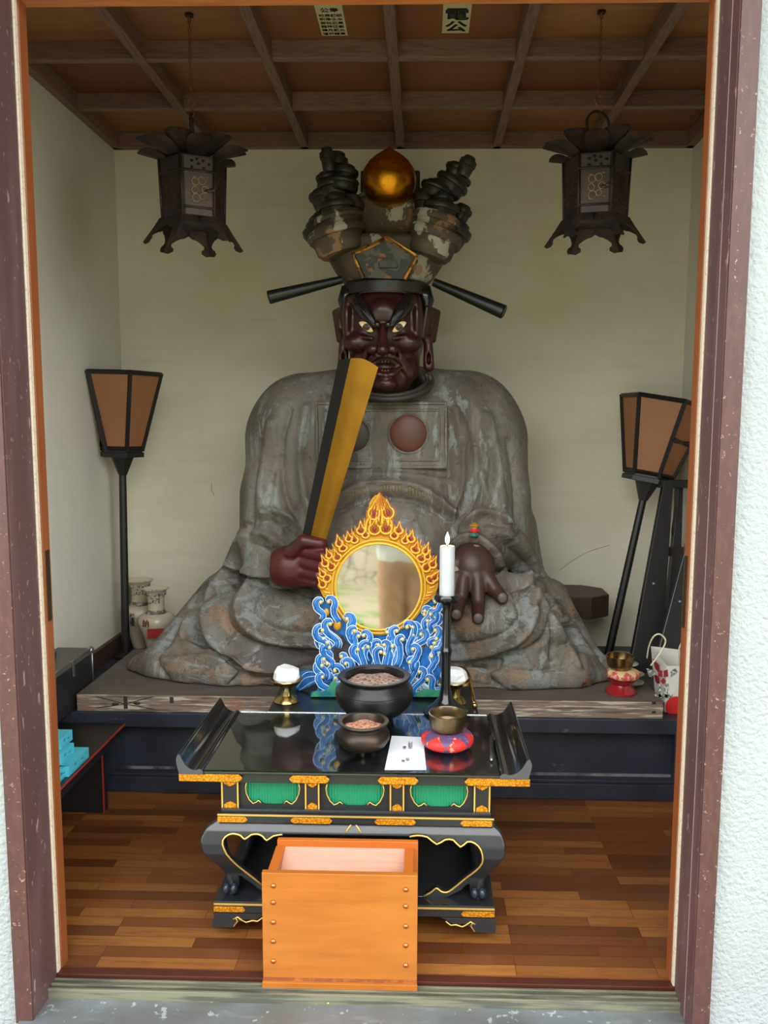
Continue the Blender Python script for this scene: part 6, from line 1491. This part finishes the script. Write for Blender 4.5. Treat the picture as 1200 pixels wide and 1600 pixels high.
# side face print
mb = MB(); Ps = [(bx0-.006, by1-.02, bz1+.0), (bx0+.002, by0+.04, bz1-.01), (bx0+.006, by0+.045, bz1-.04), (bx0, by1-.03, bz1-.03)]
for cz_ in (0, -.045): mb.hexa([np.array(p)+np.array([-.0025+.004*(-cz_/.045), 0, cz_]) for p in Ps]+[np.array(p)+np.array([-.0035+.004*(-cz_/.045), 0, cz_]) for p in Ps])
mb.build('print_red', bag_red, bb)
h1 = [PY(1010, 1042, by0-.004), PY(1012, 1022, by0-.01), PY(1018, 1000, by0-.012), PY(1030, 991, by0-.012), PY(1040, 1000, by0-.01), PY(1034, 1016, by0-.006), PY(1017, 1040, by0-.004)]
h1 = [PY(1011, 1028, by0+.06), PY(1014, 1010, by0+.03), PY(1021, 995, by0), PY(1031, 991, by0-.004), PY(1040, 1001, by0-.004), PY(1033, 1018, by0-.004), PY(1017, 1040, by0-.005)]
MB().tube(cat(h1, 5), .0026, 8).build('cord_handle', cord_m, bg_, smooth=True)
h2 = [PY(1061, 1042, by1), PY(1060, 1020, by1), PY(1066, 1003, by1), PY(1080, 1000, by1), PY(1086, 1040, by1)]
MB().tube(cat(h2, 5), .0026, 8).build('cord_handle', cord_m, bg_, smooth=True)
cc_ = onbag(1056, 1104); MB().lathe([(0, -.0004), (.034, -.0004), (.034, .0008), (0, .0008)], cc_+np.array([0, -.001, 0]), 32, Rx(PI/2)).build('red_dot', bright_red, bb)
yd_ = 2.86
for i, (u, v, r_, n_) in enumerate(((971, 1022, 17, 3), (980, 1036, 17, 5), (990, 1052, 16, 2))):
    z0 = .27; x = xu(u, yd_-.12*i, v); y = yd_-.12*i; zt_ = zv(v, y, u); m_ = mpp(u, v, y); n_ = 4+0*n_
    st_ = (zt_-z0-.012)/max(1, (n_-1))
    for j in range(n_):
        zz = z0+j*st_
        o = MB().lathe([(0, 0), (r_*m_*.5, 0), (r_*m_*.55, .004), (r_*m_, .011), (r_*m_, .013), (r_*m_*.5, .0055), (0, .005)], (x, y, zz), 28).mesh()
        o = link('small_dish', o, dish_m, None, True)
        pos = ('at the back', 'in the middle', 'at the front')[i]; lv = ('lowest', 'second lowest', 'second highest', 'topmost')[j]
        setp(o, 'white dish, %s of the stack %s behind the small bell' % (lv, pos), 'dish', 'stacked white dishes by the right wall')

# ------------------------------------------------------------------ black folded furniture leaning at the right
ft_ = thing('folded_stand', 'tall black folding stand with a hanging strap leaning behind the bag at the right', 'stand', (.86, 2.95, .27))
def bar(a, b_, wa, wb, ya, yb2, dep=.03):
    A = PY(a[0], a[1], ya); B_ = PY(b_[0], b_[1], yb2); ma = mpp(a[0], a[1], ya)
    return [(A[0]-wa*ma/2, A[1]-dep/2, A[2]), (A[0]+wa*ma/2, A[1]-dep/2, A[2]), (A[0]+wa*ma/2, A[1]+dep/2, A[2]), (A[0]-wa*ma/2, A[1]+dep/2, A[2]), (B_[0]-wb*ma/2, B_[1]-dep/2, B_[2]), (B_[0]+wb*ma/2, B_[1]-dep/2, B_[2]), (B_[0]+wb*ma/2, B_[1]+dep/2, B_[2]), (B_[0]-wb*ma/2, B_[1]+dep/2, B_[2])]
def flo(P): 
    return [(a, b, max(c, .272)) for a, b, c in P]
MB().hexa(flo(bar((1006, 1050), (1043, 752), 50, 15, 2.80, 3.0))).build('post', black_wood, ft_, bevel=.002)
MB().hexa(flo(bar((1044, 1050), (1062, 756), 26, 8, 2.84, 3.02))).build('post', black_wood, ft_, bevel=.002)
MB().hexa(bar((1056, 762), (1056, 750), 56, 56, 3.0, 3.0)).build('top_rail', black_wood, ft_, bevel=.002)
MB().hexa(bar((1050, 868), (1050, 855), 40, 40, 2.95, 2.95)).build('cross_rail', M('dark_red_brown', srgb(46, 28, 24), .5), ft_, bevel=.002)
mb = MB(); sp_ = [PY(u, v, 2.97) for u, v in ((1055, 762), (1054, 800), (1050, 832), (1054, 842), (1059, 832), (1058, 800), (1060, 762))]
mb.tube(cat(sp_, 4), .003, 6, flat=2.0); mb.build('strap', black_wood, ft_, smooth=True)
for (u, v) in ((1021, 912), ): MB().ell(PY(u, v, 2.86), .006, n=10).build('bolt', metal_l, ft_, smooth=True)
f2 = thing('leaning_board', 'black lacquered board leaning against the right wall, nearest the jamb', 'board', (.93, 2.75, .27))
MB().hexa(flo(bar((1046, 1060), (1076, 850), 60, 10, 2.72, 2.86, .02))).build('board', lacquer_soft, f2, bevel=.002)
MB().ell(PY(1062, 940, 2.79), .006, n=10).build('bolt', metal_l, f2, smooth=True)

# ------------------------------------------------------------------ votive stickers on the ceiling (read from the other side)
def sticker(label, pts, cols, big):
    P_ = [PZ(u, v, ZP) for u, v in pts]; x0 = min(P_[0][0], P_[3][0]); c = sum(P_)/4
    w_ = abs(P_[1][0]-P_[0][0]); y0 = P_[0][1]; y1 = P_[2][1]
    r = thing('votive_sticker', label, 'sticker', (c[0], c[1], ZP-.001), 'votive stickers on the ceiling')
    ya, yb3 = min(y0, y1), max(y0, y1)
    MB().box(c[0]-w_/2, c[0]+w_/2, ya, yb3, ZP-.0012, ZP-.0002).build('sheet', sticker_m, r)
    return r, c, w_, ya, yb3
s1, c, w_, ya, yb3 = sticker('pale ceiling sticker with many small rows of characters, left of centre', [(490, 0), (534, 0), (544, 55), (500, 55)], None, False)
rows = ['道祈諸東', '輝月願北', '龍神遊都', '若社連東', '釈浄水水', '松扇講研']
for i, s_ in enumerate(rows):
    text('lettering', s_, .0165, ink, (c[0]+.0, yb3-.014-.0195*i, ZP-.0016), (-1, 0, 0), (0, 1, 0), s1, .0002, bold=.0004) if False else text('lettering', s_, w_*.22, ink, (c[0], yb3-.012-.021*i, ZP-.0016), (1, 0, 0), (0, -1, 0), s1, .0002, bold=.0003)
text('lettering', '公寿', w_*.34, ink, (c[0], yb3-.145, ZP-.0016), (1, 0, 0), (0, -1, 0), s1, .0002, bold=.0006)
s2, c, w_, ya, yb3 = sticker('pale ceiling sticker with two big bold characters, right of centre', [(692, 0), (737, 0), (733, 51), (692, 51)], None, True)
text('lettering', '公', w_*.82, ink, (c[0], yb3-.036, ZP-.0016), (1, 0, 0), (0, -1, 0), s2, .0002, bold=.0020)
text('lettering', '電', w_*.92, ink, (c[0], yb3-.105, ZP-.0016), (1, 0, 0), (0, -1, 0), s2, .0002, bold=.0016)
# ------------------------------------------------------------------ a flower stalk dropped on the sill
a = PZ(500, 1550, -.022); b_ = PZ(513, 1566, -.021); c = PZ(536, 1557, -.020)
fs_ = thing('fallen_stalk', 'small yellow stalk and white straw lying on the metal sill before the box', 'twig', b_)
MB().tube([a, (a+b_)/2+np.array([.002, 0, .002]), b_], .0008, 5).ell(b_, (.005, .004, .003), n=8).build('stalk', twig_m, fs_, smooth=True)
MB().tube([b_, c], .0011, 6).build('straw', white_paper, fs_, smooth=True)

# ------------------------------------------------------------------ the photographer, seen in the mirror only
GZ = -.36; px_ = -.10; py_ = -.42; HX = .10; HY = .32
ps = thing('person', 'person in tan trousers, white shirt and blue jacket holding up a phone outside', 'person', (px_, py_, GZ))
Vv = lambda x, y, z: np.array([px_+x, py_+y, GZ+z])
skin = M('person_skin', srgb(206, 160, 130), .5, sub=.1)
def body(P):
    d = s_ell(P, Vv(0, .02, 1.60), (.075, .095, .11)); d = su(d, s_cap(P, Vv(0, 0, 1.40), Vv(0, 0, 1.50), .05, .048), .02)
    d = su(d, s_ell(P, Vv(0, .115, 1.58), (.014, .02, .02)), .01)
    d = su(d, s_ell(P, Vv(0, 0, 1.22), (.155, .095, .24)), .04); d = su(d, s_ell(P, Vv(0, 0, .95), (.15, .10, .13)), .04)
    for s in (-1, 1):
        d = su(d, s_cap(P, Vv(s*.08, 0, .88), Vv(s*.085, .01, .48), .082, .052), .03); d = su(d, s_cap(P, Vv(s*.085, .01, .48), Vv(s*.09, -.01, .08), .05, .034), .02)
        d = su(d, s_cap(P, Vv(s*.09, -.01, .04), Vv(s*.10, .14, .03), .035, .028), .02)
        d = su(d, s_cap(P, Vv(s*.17, 0, 1.36), Vv(s*.22, .06, 1.10), .048, .038), .03); d = su(d, s_cap(P, Vv(s*.22, .06, 1.10), Vv(HX+s*.055, HY-.03, 1.43), .036, .026), .015)
        h = Vv(HX+s*.047, HY-.005, 1.46); d = su(d, s_ell(P, h, (.014, .034, .045)), .01)
        for k in range(4): d = su(d, s_cap(P, h+np.array([0, .01, -.03+.02*k]), h+np.array([-s*.012, .028, -.03+.02*k]), .008, .007), .003)
        d = su(d, s_cap(P, h+np.array([0, -.01, .03]), h+np.array([-s*.03, -.005, .05]), .009, .008), .004)
        d = su(d, s_ell(P, Vv(s*.078, 0, 1.60), (.012, .02, .03)), .004)
    return d
sdf_obj('body', body, Vv(-.32, -.16, -.01), Vv(.32, .45, 1.75), .011, skin, ps)
def trs(P):
    d = s_ell(P, Vv(0, 0, .95), (.172, .120, .12))
    for s in (-1, 1): d = su(d, s_cap(P, Vv(s*.082, 0, .88), Vv(s*.09, .005, .48), .100, .074), .03); d = su(d, s_cap(P, Vv(s*.09, .005, .48), Vv(s*.095, -.01, .08), .074, .062), .02)
    d = d+.003*np.sin(P[..., 2]*60+P[..., 0]*40); return np.maximum(d, P[..., 2]-(GZ+1.0))
sdf_obj('trousers', trs, Vv(-.24, -.16, .0), Vv(.24, .18, 1.03), .011, M('trousers_tan', srgb(186, 152, 118), .85, bump=(20, .01)), ps)
def shirt(P):
    d = s_ell(P, Vv(0, 0, 1.22), (.175, .115, .25)); d = su(d, s_ell(P, Vv(0, 0, 1.0), (.185, .13, .14)), .05)
    return np.maximum(d, (GZ+.93)-P[..., 2])
sdf_obj('shirt', shirt, Vv(-.24, -.18, .9), Vv(.24, .18, 1.5), .011, M('shirt_white', srgb(230, 230, 226), .8, bump=(16, .01)), ps)
def jacket(P):
    d = s_ell(P, Vv(0, 0, 1.26), (.190, .130, .22)); d = np.maximum(d, (GZ+1.05)-P[..., 2])
    for s in (-1, 1):
        d = su(d, s_cap(P, Vv(s*.17, 0, 1.36), Vv(s*.22, .06, 1.10), .062, .052), .03); d = su(d, s_cap(P, Vv(s*.22, .06, 1.10), Vv(HX*.8+s*.08, HY*.8, 1.36), .050, .040), .015)
    return d
sdf_obj('jacket', jacket, Vv(-.32, -.18, .98), Vv(.32, .38, 1.52), .011, M('jacket_blue', srgb(84, 108, 128), .8), ps)
def hair(P): return np.maximum(s_ell(P, Vv(0, -.012, 1.625), (.092, .108, .112)), -s_ell(P, Vv(0, .10, 1.56), (.085, .075, .10)))
sdf_obj('hair', hair, Vv(-.12, -.14, 1.48), Vv(.12, .12, 1.76), .007, M('hair_black', srgb(30, 26, 24), .6), ps)
ph = MB().box(-.038, .038, -.030, -.022, 1.08, 1.225).build('smartphone', case_m, None, bevel=.003); setp(ph, 'black smartphone held up by the person outside', 'phone')
